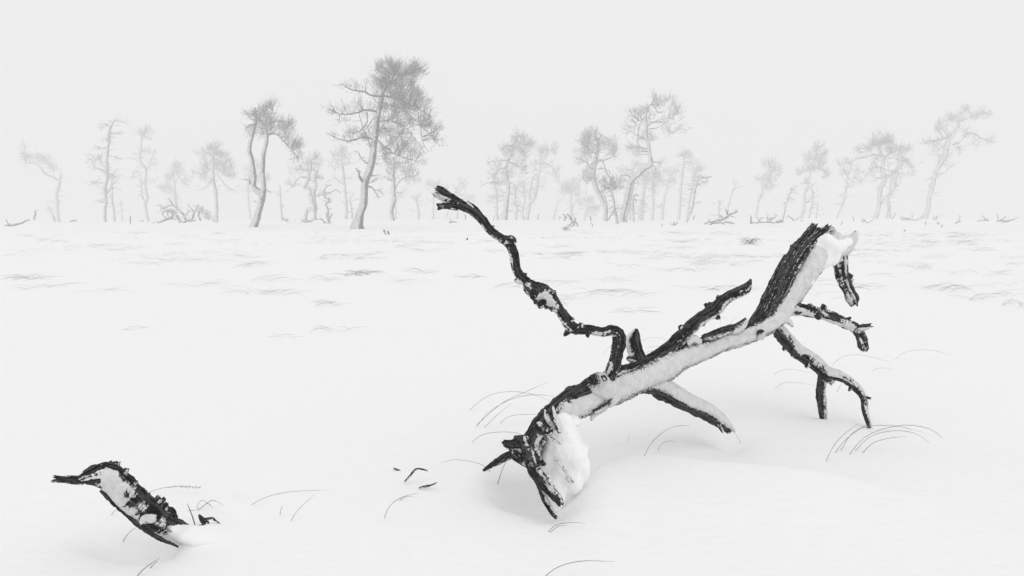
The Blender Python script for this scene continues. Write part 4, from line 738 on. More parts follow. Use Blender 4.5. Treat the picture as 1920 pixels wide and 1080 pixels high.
pine(118, 'leaning snag with a three-pronged top rising from the fallen branches', [E5((797, 915, 2), (815, 850, 1.8), (832, 770, 1.6), (850, 720, 1.6), (868, 660, 1.4), (880, 620, 1.1), (870, 605, .6))], [E5((880, 622, 1), (910, 605, .8), (942, 585, .5)), E5((875, 640, .9), (905, 628, .7), (932, 630, .4)), E5((872, 665, .9), (900, 655, .6), (920, 658, .4))], name='dead_snag', seed=46, deadtw=.5, group='bare dead snags in the fog')
pine(178, 'pale pine with a tiered crown and low side branch, left of the snow-capped limb', [E5((980, 905, 3.6), (1005, 840, 3.4), (1015, 760, 3.2), (1018, 680, 2.8), (1045, 590, 2.6), (1065, 520, 2.4), (1080, 450, 2), (1100, 350, 1.4), (1140, 240, .9))], [E5((1020, 760, 1.8), (1060, 740, 1.6), (1085, 700, 1.2), (1090, 660, .8)), E5((1060, 530, 1), (1030, 560, .8)), E5((1080, 440, 1), (1010, 430, .7), (970, 480, .5)), E5((1100, 400, 1.2), (1200, 420, .8), (1260, 460, .5))],
     blb(E5, (1150, 185, 8, 6), (1150, 230, 9, 8), (1180, 290, 9, 9), (1130, 300, 12, 9), (1060, 280, 8, 6, .8), (1050, 330, 8, 6, .6), (1180, 340, 9, 6), (1040, 390, 11, 6, .8), (1090, 420, 10, 6), (1180, 410, 13, 8), (1250, 440, 8, 8), (1240, 490, 8, 6, .9), (980, 450, 7, 7, .7), (1035, 560, 5, 5, .5)), seed=47, deadtw=.5)
pine(150, 'bare snag dividing into upright prongs beside the tiered pine', [E5((1062, 905, 1.8), (1080, 830, 1.7), (1100, 740, 1.6), (1108, 680, 1.5), (1098, 640, 1.3), (1100, 580, 1), (1140, 548, .5))], [E5((1105, 670, 1.2), (1135, 640, .9), (1158, 595, .5)), E5((1100, 660, 1), (1080, 640, .9), (1078, 600, .8), (1095, 575, .5)), E5((1112, 705, .8), (1160, 680, .4)), E5((1045, 755, .9), (1075, 740, .6))], name='dead_snag', seed=48, deadtw=.4, group='bare dead snags in the fog')
pine(150, 'short straight stick of a snag right of the pronged snag', [E5((1135, 900, 1.4), (1143, 850, 1.2), (1150, 800, 1.2), (1147, 740, .7))], name='dead_snag', seed=49, deadtw=.3, group='bare dead snags in the fog')
G4 = Zp(4.153, 1560, 180)
pine(170, 'pale leaning pine with sparse crown just left of the dense twin-stemmed pine', [G4((45, 928, 2), (75, 860, 2), (100, 790, 2), (112, 700, 1.8), (118, 640, 1.6), (140, 580, 1.4), (160, 510, 1))], [G4((160, 510, 1.2), (210, 480, 1), (260, 470, .8)), G4((120, 640, .9), (180, 640, .7), (240, 660, .4)), G4((130, 590, .8), (90, 610, .4))],
     blb(G4, (120, 510, 11, 4, .5), (170, 540, 14, 7, .4), (200, 600, 11, 7, .35), (110, 590, 8, 8, .35), (200, 650, 10, 5, .4), (150, 690, 8, 6, .25), (70, 510, 6, 4, .3)), seed=50, deadtw=1)
pine(148, 'pine with a thick sinuous trunk and dense brush-like crown on the right', [G4((325, 965, 4.6), (350, 920, 4.2), (366, 850, 4), (368, 770, 4), (375, 710, 4.4), (408, 660, 4.6), (398, 600, 4), (388, 560, 3.4), (400, 490, 3.2), (380, 440, 2.8), (375, 370, 2))],
     [G4((405, 665, 2.4), (450, 615, 2.2), (500, 568, 2)), G4((385, 470, 1.6), (330, 455, 1.3), (270, 475, 1), (190, 490, .7)), G4((375, 390, 1.5), (320, 380, 1.1), (240, 410, .7)), G4((405, 480, 1.5), (450, 450, 1.2), (490, 440, .8)), G4((385, 560, 1.2), (330, 550, 1), (290, 590, .6)), G4((390, 560, 1.2), (440, 580, 1), (470, 585, .6)), G4((395, 640, 1.2), (325, 640, .6)), G4((385, 840, 1.2), (400, 800, .9), (415, 780, .5)), G4((405, 470, 1.2), (440, 520, 1), (440, 570, .6))],
     blb(G4, (400, 315, 14, 6, 1, .5, .7), (440, 340, 16, 9, 1, .5, .6), (340, 345, 14, 7, .9), (400, 370, 18, 9), (470, 375, 10, 8), (280, 385, 16, 6, .7, -.5, .4), (330, 400, 16, 9, .7), (250, 430, 12, 5, .5, -.4, .3), (450, 420, 14, 9, .8), (510, 400, 8, 5, .6), (420, 440, 12, 8, .6), (340, 480, 14, 8, .4), (310, 540, 14, 8, .35), (350, 570, 10, 8, .4), (290, 610, 10, 6, .3), (200, 420, 6, 3, .3)), seed=51, deadtw=1)
pine(155, 'pine with a thin kinked dark stem leaning against the dense brush-crowned pine', [G4((445, 985, 2), (452, 920, 2), (446, 850, 2.2), (432, 800, 2.6), (460, 765, 2.6), (482, 730, 2.2), (495, 650, 2), (505, 580, 2.6), (520, 510, 2.6), (540, 440, 2)), G4((418, 960, 2), (435, 870, 2), (445, 760, 2), (462, 660, 2.2), (490, 570, 2))],
     [G4((525, 500, 1.3), (580, 510, 1), (620, 560, .6)), G4((520, 520, 1.2), (480, 480, 1), (440, 490, .8)), G4((540, 440, 1.2), (600, 420, .7)), G4((535, 480, 1), (600, 500, .8), (640, 560, .5))],
     blb(G4, (540, 420, 12, 5, .8), (590, 420, 9, 4, .7), (550, 460, 14, 8, .7), (600, 500, 10, 8, .5), (570, 560, 12, 9, .5), (610, 600, 10, 7, .4), (520, 620, 7, 9, .35), (500, 470, 9, 8, .5), (500, 680, 6, 8, .25)), seed=52, deadtw=1)
pine(160, 'rightmost pine, long leaning trunk under a torn crown streaming right', [G4((715, 968, 5), (738, 925, 4.4), (750, 850, 4.2), (762, 770, 4), (785, 680, 4), (805, 600, 4), (840, 530, 4.4), (880, 450, 5), (900, 360, 4.8), (940, 295, 4.4), (975, 240, 3.6), (985, 190, 2.4), (990, 145, 1.4))],
     [G4((930, 300, 2.6), (880, 325, 2.2), (820, 345, 1.8), (780, 350, 1.4), (710, 375, .8)), G4((940, 380, 2), (1000, 355, 1.8), (1050, 295, 1.8), (1110, 295, 1.6), (1160, 330, 1.4), (1225, 358, .8)), G4((985, 200, 2), (1040, 180, 1.6), (1100, 150, 1.3), (1170, 120, .8)), G4((985, 170, 1.4), (960, 160, 1), (900, 190, .7)), G4((1110, 300, .9), (1110, 360, .7), (1105, 410, .4)), G4((1160, 335, .8), (1140, 380, .6), (1125, 420, .3)), G4((820, 560, 1.2), (830, 500, 1), (822, 455, 1), (812, 460, .8)), G4((800, 350, 1), (795, 420, .8), (770, 460, .6)),
      G4((815, 610, 1.2), (850, 605, 1), (888, 592, .5)), G4((795, 645, 1), (755, 640, .5)), G4((970, 390, 1), (995, 430, .8), (980, 480, .5)), G4((900, 400, 1), (850, 400, .8), (830, 440, .5))],
     blb(G4, (1150, 130, 12, 8, 1, .8, .2), (1180, 140, 8, 8, .9, .8, 0), (1060, 110, 12, 4, .7), (1100, 150, 12, 7, .6, .6, .3), (1020, 110, 8, 6, .5, .5, .6), (990, 160, 9, 6, .5), (890, 170, 10, 5, .6), (930, 200, 14, 8, .6), (860, 210, 11, 8, .6), (830, 260, 11, 9, .8), (890, 260, 12, 8, .5), (740, 360, 9, 4, .7), (790, 370, 8, 5, .4), (1240, 340, 8, 4, .8, .6, .4), (1030, 270, 10, 6, .4), (1080, 340, 14, 7, .3), (860, 500, 10, 9, .4), (900, 470, 8, 9, .4), (980, 420, 9, 7, .35), (910, 540, 8, 5, .25), (830, 380, 8, 6, .4)), seed=53, deadtw=1.6)
H4 = Zp(4.153, 0, 180)
pine(205, 'leftmost pine, bent over to the left with a windswept flag of foliage', [H4((462, 985, 3), (448, 900, 3), (440, 800, 3.2), (445, 740, 3.4), (462, 680, 3), (470, 620, 2), (475, 590, 1))], [H4((460, 655, 2.6), (400, 630, 2.4), (345, 595, 2.2), (305, 550, 1.8), (270, 525, 1.4), (215, 522, 1), (190, 535, .8), (205, 570, .5)), H4((430, 835, 1), (400, 820, .8), (370, 820, .4)), H4((455, 745, 1), (490, 740, .5)), H4((380, 620, 1.2), (330, 565, .9), (300, 480, .6)), H4((430, 640, 1.2), (400, 560, .9), (340, 500, .6))],
     blb(H4, (180, 410, 9, 6, .5, -.5, .4), (200, 460, 12, 5, .7, -.8, .2), (260, 465, 14, 5, .8, -.8, .2), (310, 480, 16, 7, 1, -.7, .3), (360, 510, 14, 8, 1, -.6, .3), (400, 545, 12, 7, .9, -.5, .3), (440, 570, 8, 5, .6, -.4, .3), (220, 490, 9, 4, .5, -.8, 0), (350, 470, 11, 5, .6, -.5, .5)), seed=54, deadtw=.5)
pine(170, 'short bare leaning snag left of the leftmost pine foot', [H4((435, 990, 2.2), (412, 940, 2), (385, 880, 1.6), (368, 855, 1))], name='dead_snag', seed=55, deadtw=.6, group='bare dead snags in the fog')
pine(150, 'tall nearly bare pine with short broken side twigs all the way up', [H4((820, 980, 2.8), (815, 900, 3.2), (825, 800, 3), (818, 720, 3.6), (832, 640, 3), (836, 540, 2.6), (836, 430, 2.4), (850, 330, 2.2), (850, 270, 2.2), (875, 210, 1.6), (900, 175, .7))],
     [H4((850, 235, 1.2), (830, 225, 1), (790, 225, .5)), H4((880, 195, 1), (920, 195, .8), (955, 210, .4)), H4((855, 288, 1.3), (900, 290, 1), (960, 278, .5)), H4((850, 325, .8), (890, 322, .4)), H4((830, 410, 1.2), (790, 408, 1), (750, 392, .5)), H4((855, 470, .9), (890, 475, .8), (938, 494, .4)), H4((825, 590, 1.3), (790, 570, 1), (738, 562, .5)), H4((800, 680, 1.2), (750, 674, 1), (692, 696, .5)), H4((840, 640, 1.2), (870, 625, 1), (902, 565, .5)),
      H4((825, 770, 1.8), (850, 740, 1.6), (875, 695, 1.1), (900, 645, .5)), H4((795, 835, 1.3), (775, 820, 1), (758, 808, .6)), H4((830, 560, 1), (790, 520, .8), (792, 430, .5)), H4((845, 350, 1), (830, 350, .8), (822, 325, .5)), H4((850, 620, 1.4), (870, 610, 1.3), (880, 640, 1), (860, 660, .8))],
     blb(H4, (750, 460, 9, 10, .22, -.5, 0), (710, 510, 7, 6, .3, -.5, -.4), (780, 500, 7, 9, .2)), seed=56, deadtw=2.0)
pine(170, 'straight bare stem close right of the nearly bare pine', [H4((890, 982, 2.4), (885, 900, 2.2), (870, 800, 2), (872, 740, 1.6), (865, 670, 1))], [H4((865, 800, .9), (855, 770, .6))], name='dead_snag', seed=57, deadtw=1, group='bare dead snags in the fog')
pine(215, 'very faint thin stem halfway between the nearly bare pine and the forked faint pine', [H4((950, 980, 1.8), (948, 880, 1.4), (930, 790, .8))], [H4((945, 860, .7), (895, 815, .4))], name='dead_snag', seed=58, deadtw=.5, group='bare dead snags in the fog')
pine(188, 'faint tall pine with small flat top and a side stem curving up its left', [H4((1152, 982, 3), (1140, 900, 2.8), (1130, 840, 3), (1148, 790, 2.4), (1130, 700, 2.2), (1135, 580, 2.2), (1108, 530, 2), (1090, 480, 1.8), (1100, 400, 1.6), (1102, 310, 1.2)), H4((1125, 830, 2), (1105, 780, 1.6), (1098, 700, 1.4), (1088, 610, 1.2), (1048, 573, .7))],
     [H4((1135, 570, 1.2), (1165, 545, 1), (1175, 510, .7)), H4((1080, 600, .8), (1040, 590, .7), (1040, 650, .4)), H4((1135, 640, .6), (1185, 670, .4)), H4((1090, 480, .7), (1010, 490, .4))],
     blb(H4, (1150, 270, 13, 4, .9), (1120, 285, 10, 4, .6), (1160, 325, 9, 4, .6), (1080, 290, 6, 3, .5), (1130, 440, 9, 5, .35), (1190, 440, 9, 5, .25), (1180, 510, 10, 9, .2), (1070, 440, 8, 6, .2)), seed=59, deadtw=1.5)

# ---- fallen branches, brush and stumps near the tree line
def brush(label, d, stems, n=30, spread=(20, 12), seed=0, name='fallen_branch', cat='branch', curl=.8, blobs=(), w=1.0, group=None):
    r0 = np.random.default_rng(5000 + seed); p0 = path3(stems[0], d); mid = p0[0]
    gz = float(ground(mid[0], mid[1])); t = empty(name, (mid[0], mid[1], gz)); tag(t, label, cat, group)
    sk = []
    for i, q in enumerate(stems):
        rows = [(a[0], a[1], (a[2] if len(a) > 2 else 1.4 * (1 - .55 * k / len(q)))) for k, a in enumerate(q)]
        o, c = lowtube(path3(rows, d, r0.uniform(-.4, .4), r0.uniform(-.8, .8)), t, 'stem', M_DEAD, ns=6, seed=seed + i, wob=1.0, bias=-.35, wind=(-.3, -.3, .9)); sk.append(c)
    d = d * DS
    if n:
        b = Batch(); k = d / F; A = []; Mm = []; B = []; R = []
        for _ in range(n):
            c = sk[r0.integers(len(sk))]; a = c[int(r0.uniform(.2, 1) * (len(c) - 1)), :3]; v = nrm(np.array([r0.uniform(-1, 1), r0.uniform(-.6, .6), r0.uniform(-.1, .9)]))
            for lv in range(3):
                ln = r0.uniform(.35, 1) * spread[1 if lv else 0] * k * .55; e = a + v * ln; A.append(a); Mm.append((a + e) / 2 + r0.normal(size=3) * ln * .22 * curl); B.append(e); R.append((.42 - .1 * lv) * k * w)
                a = e; v = nrm(v + r0.normal(size=3) * .8 * curl)
        A, Mm, B, R = map(np.array, (A, Mm, B, R)); b.twigs(A, Mm, B, R, R * .6); tag(b.build('twigs', M_DEAD, t), kind='stuff')
    for bl in blobs:
        x, y, rx, ry = bl[:4]; k = d / F; m_ = int(rx * ry * 1.1); cb = Batch()
        s0 = P(x, y, d) + nrm(r0.normal(size=(m_, 3))) * r0.random((m_, 1)) ** .5 * np.array([rx, rx * .6, ry]) * k
        dv = nrm(np.array([bl[4] if len(bl) > 4 else 0, 0, .6]) + r0.normal(size=(m_, 3)) * .6); L = r0.uniform(3, 7, (m_, 1)) * k
        cb.twigs(s0, s0 + dv * L * .5, s0 + dv * L, np.full(m_, .22 * k), np.full(m_, .08 * k)); tag(cb.build('foliage', M_NEEDLE, t), kind='stuff')
    return t
brush('tangled pile of bare curling branches, larger left half of the brush pile', 108,
      [B3((60, 985, 1.6), (110, 970, 2.4), (165, 955, 3), (180, 930, 2.4)), B3((240, 985, 3), (215, 930, 2.4), (180, 890, 2), (140, 885, 1.6), (105, 915, 1.2), (130, 950, 1)), B3((300, 975, 2.6), (260, 915, 2.2), (215, 870, 1.8), (170, 850, 1.4), (120, 870, 1)), B3((180, 960, 2), (185, 920, 1.6), (150, 895, 1.4), (140, 925, 1)), B3((150, 895, 1.4), (110, 880, 1.2), (75, 850, .7)), B3((215, 870, 1.2), (170, 830, 1), (150, 795, .6)), B3((255, 985, 2.4), (300, 975, 2), (360, 965, 1.4))],
      42, (16, 10), 1, name='brush_pile', cat='brush pile')
brush('smaller right half of the brush pile, ending in a dark needled bush', 110,
      [B3((330, 960, 2.2), (345, 915, 1.8), (330, 880, 1.2), (300, 850, .7)), B3((345, 915, 1.4), (370, 870, 1), (390, 850, .6)), B3((400, 970, 2), (385, 920, 1.5), (400, 880, 1), (420, 870, .6)), B3((500, 970, 1.6), (520, 975, 1.3), (545, 1005, .7)), B3((285, 930, 1), (310, 890, .7))], 34, (12, 8), 2,
      blobs=[B3((440, 920))[0] + (12, 9, -.4), B3((470, 950))[0] + (10, 6, -.4), B3((410, 880))[0] + (6, 5, -.4)], name='brush_pile', cat='brush pile')
brush('dark low bush with thin arching twigs right of the double-stemmed pine', 100, [B3((1180, 1000, 1.4), (1210, 985, 1.4), (1250, 975, 1)), B3((1150, 1005, 1), (1120, 1000, .8), (1040, 960, .5)), B3((1230, 985, 1.2), (1280, 965, 1), (1330, 960, .6))], 30, (10, 6), 3, name='low_bush', cat='bush', blobs=[(572, 417, 9, 5, 0), (582, 419, 6, 4, 0)])
brush('gnarled stump beneath the curling little snag', 96, [A3((210, 1035, 3), (228, 1020, 4), (245, 1010, 2.4), (255, 1000, 1)), A3((235, 1015, 2.6), (245, 985, 2), (262, 955, 1)), A3((225, 1015, 2), (205, 990, 1.2), (190, 985, .6)), A3((240, 1000, 1.6), (230, 960, 1.2), (240, 945, .6))], 12, (6, 4), 4, name='tree_stump', cat='stump')
brush('small dark V-shaped stub alone on the snow right of the tallest pine', 42, [[(711, 455, 2.6), (720, 452, 4), (733, 453, 2.2)], [(727, 453, 3), (725, 444, 2.2), (720, 431, 1.2)], [(722, 452, 2.4), (729, 442, 1.8), (727, 433, 1)], [(716, 453, 2), (712, 449, 1.2)]], 6, (5, 3), 5, name='tree_stump', cat='stump')
brush('jumble of broken stump branches like a small tripod, centre of the tree line', 84, [C4((1085, 1008, 1.6), (1120, 990, 1.4), (1150, 960, 1.6)), C4((1095, 888, 1.4), (1125, 925, 1.6), (1150, 955, 2)), C4((1150, 1000, 2), (1165, 960, 2.2), (1170, 920, 1.4)), C4((1170, 940, 1.2), (1185, 975, 1.2), (1195, 1005, 1)), C4((1120, 1000, 1.4), (1160, 1002, 1.6), (1190, 1006, 1))], 8, (6, 4), 6, name='tree_stump', cat='stump')
brush('little broken branch just left of the tripod-like stump branches', 105, [C4((1070, 950, 1.2), (1080, 915, 1.2), (1062, 890, .7)), C4((1015, 945, .8), (1030, 920, .8), (1020, 915, .5)), C4((1075, 945, .8), (1095, 915, .5))], 4, (5, 3), 7)
brush('short dark twig sticking up right of the raised limb', 85, [[(843, 417, 1.6), (850, 415, 1.6), (856, 417, 1)], [(845, 416, 1), (844, 408, .7)]], 3, (4, 3), 8)
brush('small three-fingered twig clump in front of the faint stems right of centre', 90, [D3((775, 1015, 1.4), (765, 1000, .9), (758, 990, .5)), D3((780, 1015, 1.4), (788, 985, .8)), D3((785, 1018, 1.6), (800, 1005, 1.2), (808, 985, .6))], 3, (4, 3), 9)
brush('long fallen branch lying on the snow with its forked end raised to the right', 92, [E5((0, 968, 1.6), (60, 950, 2), (130, 935, 2.2), (190, 930, 2.4), (225, 900, 2.4), (255, 875, 2.2), (300, 855, 1.8), (340, 840, 1)), E5((50, 980, 1.4), (110, 962, 1.6), (170, 955, 1.8), (205, 968, 1.4)), E5((205, 950, 1.6), (255, 950, 1.8), (300, 970, 1.2)), E5((240, 880, 1.6), (228, 850, 1.2), (222, 830, .7)), E5((310, 855, 1.2), (335, 825, .7)), E5((45, 945, 1), (55, 930, .6)), E5((190, 925, 1.2), (170, 880, .6)), E5((270, 890, 1), (320, 910, .5))], 18, (8, 5), 10)
brush('low fallen branches with spiky upturned ends behind the right limb', 92, [E5((470, 962, 1.4), (540, 958, 1.2), (620, 950, 1.4)), E5((482, 960, 1.4), (475, 920, 1.2), (476, 885, .7)), E5((548, 955, 1), (565, 930, 1), (588, 905, .5)), E5((560, 940, .8), (545, 915, .5)), E5((640, 950, 1.4), (665, 925, 1.8), (700, 910, 2), (730, 885, 1.6), (712, 865, .8)), E5((640, 925, 1), (640, 870, .6)), E5((730, 945, 1.4), (765, 935, 1.8), (800, 950, 1.6)), E5((770, 955, 1.4), (800, 930, 1.6), (805, 900, 1.2)), E5((580, 950, 1), (680, 955, 1.2), (770, 955, 1.4)), E5((665, 950, 1.2), (680, 920, 1), (630, 915, .7))], 22, (7, 4), 11)
brush('thin bent stems lying between the low fallen branches and the tiered pine', 100, [E5((830, 915, .8), (840, 890, .8), (870, 900, .9), (910, 938, 1)), E5((920, 938, 1.2), (945, 920, 1.1), (960, 905, .7)), E5((965, 940, .8), (1010, 930, .5))], 4, (6, 4), 12)
brush('small crouching dark twig with raised head, in front of the brush-crowned pine', 60, [G4((515, 1080, 1.2), (540, 1082, 1.6), (570, 1080, 1)), G4((550, 1080, 1.4), (558, 1060, 1.2), (568, 1042, .8))], 3, (5, 3), 13)
brush('tiny dark twigs at the foot of the brush-crowned pine', 88, [G4((68, 998, 1), (78, 985, 1), (85, 968, .6)), G4((240, 985, 1), (238, 965, 1), (250, 962, .8), (262, 980, .8)), G4((262, 982, .8), (290, 982, .8), (320, 965, .6))], 5, (5, 3), 14)
brush('spread of fine bare twigs between the kinked pine and the rightmost pine', 105, [G4((530, 945, .9), (580, 950, 1), (640, 965, 1), (690, 950, .9), (715, 915, .5)), G4((465, 962, 1), (480, 935, .9), (500, 918, .5)), G4((540, 960, 1), (600, 965, .8)), G4((625, 950, .8), (628, 935, .5))], 14, (7, 4), 15)
brush('small low bush of twigs right of the rightmost pine', 92, [G4((960, 988, 1.2), (985, 978, 1.4), (1000, 965, 1)), G4((985, 985, 1), (998, 930, .6)), G4((820, 990, 1.2), (835, 996, .8)), G4((725, 998, 1.2), (732, 982, .6))], 14, (6, 4), 16, name='low_bush', cat='bush')
brush('sparse bare fallen branches lying near the right edge of the moor', 95, [G4((1130, 975, .8), (1180, 968, 1), (1220, 968, 1), (1170, 938, .6)), G4((1285, 975, 1.4), (1330, 970, 1.6), (1400, 965, 1.2), (1450, 940, .7)), G4((1290, 975, 1.2), (1290, 940, 1), (1283, 915, .6)), G4((1300, 970, 1), (1350, 945, .6)), G4((1320, 985, .8), (1380, 978, .8))], 10, (8, 4), 17)
brush('fallen branch with twigs between the rightmost pine and the low bush', 110, [G4((780, 962, .8), (805, 950, .8), (835, 925, .5)), G4((800, 965, .8), (825, 945, .6))], 6, (6, 3), 18)
brush('long snow-covered fallen log with one upright twig at the far left', 88, [H4((10, 1028, 2.4), (60, 1008, 2.6), (120, 1000, 2.2), (180, 980, 1.8), (230, 962, 1.2)), H4((262, 960, 1.8), (270, 930, 1.4), (280, 890, .6)), H4((70, 1005, 1), (45, 960, .5))], 10, (7, 4), 19, name='fallen_log', cat='log')
brush('tiny upright stub alone near the tree line left of the brush pile', 105, [H4((1015, 992, 1.2), (1014, 960, 1), (1022, 935, .6))], 2, (3, 2), 20, name='tree_stump', cat='stump')
brush('tiny snow-hidden twigs at the foot of the forked faint pine', 105, [H4((1155, 995, 1), (1145, 985, .7)), H4((1085, 975, .7), (1110, 970, .7), (1120, 980, .5)), H4((1185, 985, .8), (1205, 988, .6))], 3, (4, 2), 21)
brush('tiny dark speck of a twig on the open snow left of the raised limb', 30, [[(873, 451, 1.4), (876, 449, 1.4), (877, 446, .8)]], 0, (3, 2), 22)
brush('lone short twig standing in the snow at far right', 55, [[(1803, 449, 1.2), (1805, 443, .9), (1805, 436, .5)]], 0, (3, 2), 23)
brush('small low mound of dark twigs right of the leftmost pine', 110, [H4((545, 978, 1.2), (575, 970, 1.8), (600, 974, 1))], 6, (4, 2), 24, name='low_bush', cat='bush')
for i, (x, y) in enumerate([(872, 411), (925, 412), (934, 412), (1008, 410), (1107, 413), (1300, 411), (1110, 426), (1240, 427), (1600, 414), (1765, 429)]):
    brush('short twig tip pricking up along the tree line', 100 if y < 420 else 80, [[(x, y + 1, 1), (x + 1, y - 4, .8), (x + (3 if i % 2 else -2), y - 8, .5)]], 1, (4, 3), 60 + i, name='twig', cat='twig', group='tiny twig tips pricking up along the tree line')

# ================================================================== grass
def blade_rows(pts, d=None, r=.0011, lift=0):
    """px control points; the root stands on the snow, the blade stays at the root's distance unless its tip lies on the snow"""
    g = G(*pts[0]); d0 = g[1]
    rows = [[*P(x, y, d0 + (q[2] if len(q) > 2 else 0)), r] for q in pts for x, y in [q[:2]]]
    rows[0][2] -= .01; rows[-1][3] = r * .35
    return np.array(rows), g
def simple_tube(rows, ns=5, n=14):
    c, L = crom(rows, n); R = c[:, 3]; c = c[:, :3]; T, A, B = frames(c); th = np.linspace(0, 2 * math.pi, ns, endpoint=False)
    V = (c[:, None] + (np.cos(th)[None, :, None] * A[:, None] + np.sin(th)[None, :, None] * B[:, None]) * R[:, None, None]).reshape(-1, 3)
    return V, tube_faces(n, ns)
def tuft(label, blades, r=.0011, group='dry grass stalks bent over the near snow', seeds=()):
    g0 = None; t = None
    for i, b in enumerate(blades):
        rows, g = blade_rows(b, r=r * (b[0][2] if len(b[0]) > 2 else 1) if False else r)
        if t is None: t = empty('grass_tuft', g); tag(t, label, 'grass tuft', group)
        V, Fq = simple_tube(rows); bl = mesh_obj('blade', V - np.array(t.location), [Fq], M_GRASS, t)
        if i in seeds:                 # seed heads along the outer third
            c, L = crom(rows, 60); k = np.arange(30, 58); k = k[::3]; c3 = c[k, :3]; bt = Batch(); r0 = np.random.default_rng(i + 5)
            for q in range(2):
                v = nrm(np.gradient(c3, axis=0) + r0.normal(size=c3.shape) * .6); ee = c3 + v * .012; bt.twigs(c3, (c3 + ee) / 2, ee, np.full(len(k), .0013), np.full(len(k), .0004))
            tag(bt.build('seed_head', M_GRASS, t), kind='stuff')
tuft('long grass stalks arching from the left onto the lower trunk of the dead tree', [[(877, 769), (912, 744), (955, 734), (1000, 740), (1040, 755)], [(890, 801), (918, 772), (960, 748), (1005, 740), (1060, 746)], [(890, 797), (940, 757), (985, 735), (1028, 716)], [(905, 802), (930, 780), (961, 755)], [(933, 794), (955, 781), (985, 777), (1020, 778)]])
tuft('single low stalk curving onto the root knob of the dead tree', [[(879, 831), (905, 815), (940, 810), (970, 812), (986, 818)]])
tuft('straight pale stalk leaning across the dark root', [[(931, 910), (942, 880), (954, 855)], [(951, 862), (955, 868), (958, 872)]], r=.0016)
tuft('faint curved stalk over the snow mound left of the roots', [[(925, 886), (905, 872), (880, 865), (850, 862), (826, 868)]], r=.0009)
tuft('curved stalk with a forked tip below the three dark twigs', [[(718, 973), (730, 950), (752, 933), (785, 924)], [(740, 940), (760, 932), (775, 931)]])
tuft('long faint stalk in the middle of the near snow', [[(462, 947), (500, 932), (545, 922), (614, 919)]], r=.0009)
tuft('two short straight stalks right of the long faint stalk', [[(542, 977), (560, 955), (590, 927)], [(524, 966), (527, 955), (530, 948)]], r=.0009)
tuft('stalk with drooping seeds rising behind the back of the buried log', [[(262, 926), (300, 916), (340, 912), (378, 914)], [(335, 913), (345, 915), (355, 919)]], r=.0011, seeds=(0,))
tuft('arching seeded grass at the right end of the buried log', [[(325, 962), (360, 957), (395, 961), (425, 973), (440, 985)], [(360, 960), (380, 950), (390, 944), (400, 953)], [(362, 958), (385, 946), (400, 938), (420, 948)], [(368, 955), (372, 944), (380, 938), (395, 948)]], r=.0011, seeds=(0,))
tuft('flat pale reed stuck upright in the tail of the buried log', [[(368, 988), (360, 966), (351, 944)]], r=.0022)
tuft('thin stalk poking out under the neck of the buried log', [[(205, 966), (214, 959), (226, 950)]], r=.0009)
tuft('thin stalk poking out under the belly of the buried log', [[(227, 1016), (242, 999), (264, 984)]], r=.0011)
tuft('doubled grass stalk at the bottom edge below the buried log', [[(250, 1082), (272, 1065), (300, 1046)], [(276, 1066), (286, 1060), (296, 1052)]], r=.0014)
tuft('short arched stalk below the dead tree roots', [[(1022, 999), (1040, 986), (1065, 980), (1098, 981)], [(1026, 998), (1045, 988), (1066, 984)]])
tuft('long arched stalk cut by the bottom edge right of centre', [[(1012, 1084), (1045, 1064), (1090, 1052), (1152, 1053)]])
tuft('tall curved stalk under the middle leg of the dead tree', [[(1205, 857), (1222, 830), (1250, 806), (1275, 798), (1295, 799)]])
tuft('short dotted stalk just right of the tall curved one', [[(1231, 846), (1240, 833), (1254, 827), (1269, 828)]], r=.0009)
tuft('tiny straight sprig in the shade under the trunk', [[(1176, 829), (1178, 823), (1181, 817)]], r=.0008)
tuft('thin twig running down from the snowy foot of the middle leg', [[(1391, 831), (1382, 818), (1372, 804)]], r=.0009)
tuft('large fan of arching grass right of the forked leg', [[(1547, 866), (1562, 838), (1582, 815), (1610, 794)], [(1563, 850), (1585, 825), (1610, 806), (1626, 795)], [(1590, 853), (1615, 825), (1650, 806), (1700, 797), (1745, 805), (1768, 822)], [(1600, 846), (1630, 820), (1670, 808), (1715, 812), (1745, 832)], [(1614, 850), (1635, 832), (1665, 822), (1700, 818)], [(1574, 846), (1598, 812), (1630, 799), (1680, 799), (1735, 812)]], r=.0012)
tuft('two low arched stalks left of the forked leg', [[(1448, 702), (1465, 695), (1490, 693), (1530, 702)], [(1449, 729), (1470, 718), (1500, 718), (1530, 724)], [(1490, 695), (1500, 697), (1506, 701)]], r=.0009)
tuft('high thin arch of grass just right of the forked leg', [[(1557, 685), (1578, 670), (1605, 665), (1640, 671), (1676, 683)], [(1568, 736), (1574, 726), (1580, 718)], [(1598, 709), (1608, 709), (1616, 710)]], r=.0009)
tuft('faint pair of arches at the right beyond the forked leg', [[(1631, 697), (1645, 691), (1660, 690), (1678, 694)], [(1675, 675), (1695, 661), (1722, 656), (1755, 658), (1784, 668)]], r=.0009)
tuft('arches of grass seen behind the upright stub', [[(1196, 640), (1215, 634), (1240, 634), (1262, 642)], [(1130, 664), (1138, 654), (1152, 646), (1172, 642)], [(1204, 652), (1230, 649), (1256, 656)], [(1206, 662), (1225, 657), (1245, 661)]], r=.0009)
tuft('small loops of grass in the gap above the thin part of the trunk', [[(1350, 608), (1352, 598), (1360, 595), (1363, 602)], [(1361, 612), (1362, 607)], [(1368, 609), (1375, 599), (1385, 595)]], r=.0009)
tuft('thin twig hanging below the trunk joint', [[(1487, 610), (1496, 615), (1504, 620)]], r=.0009)

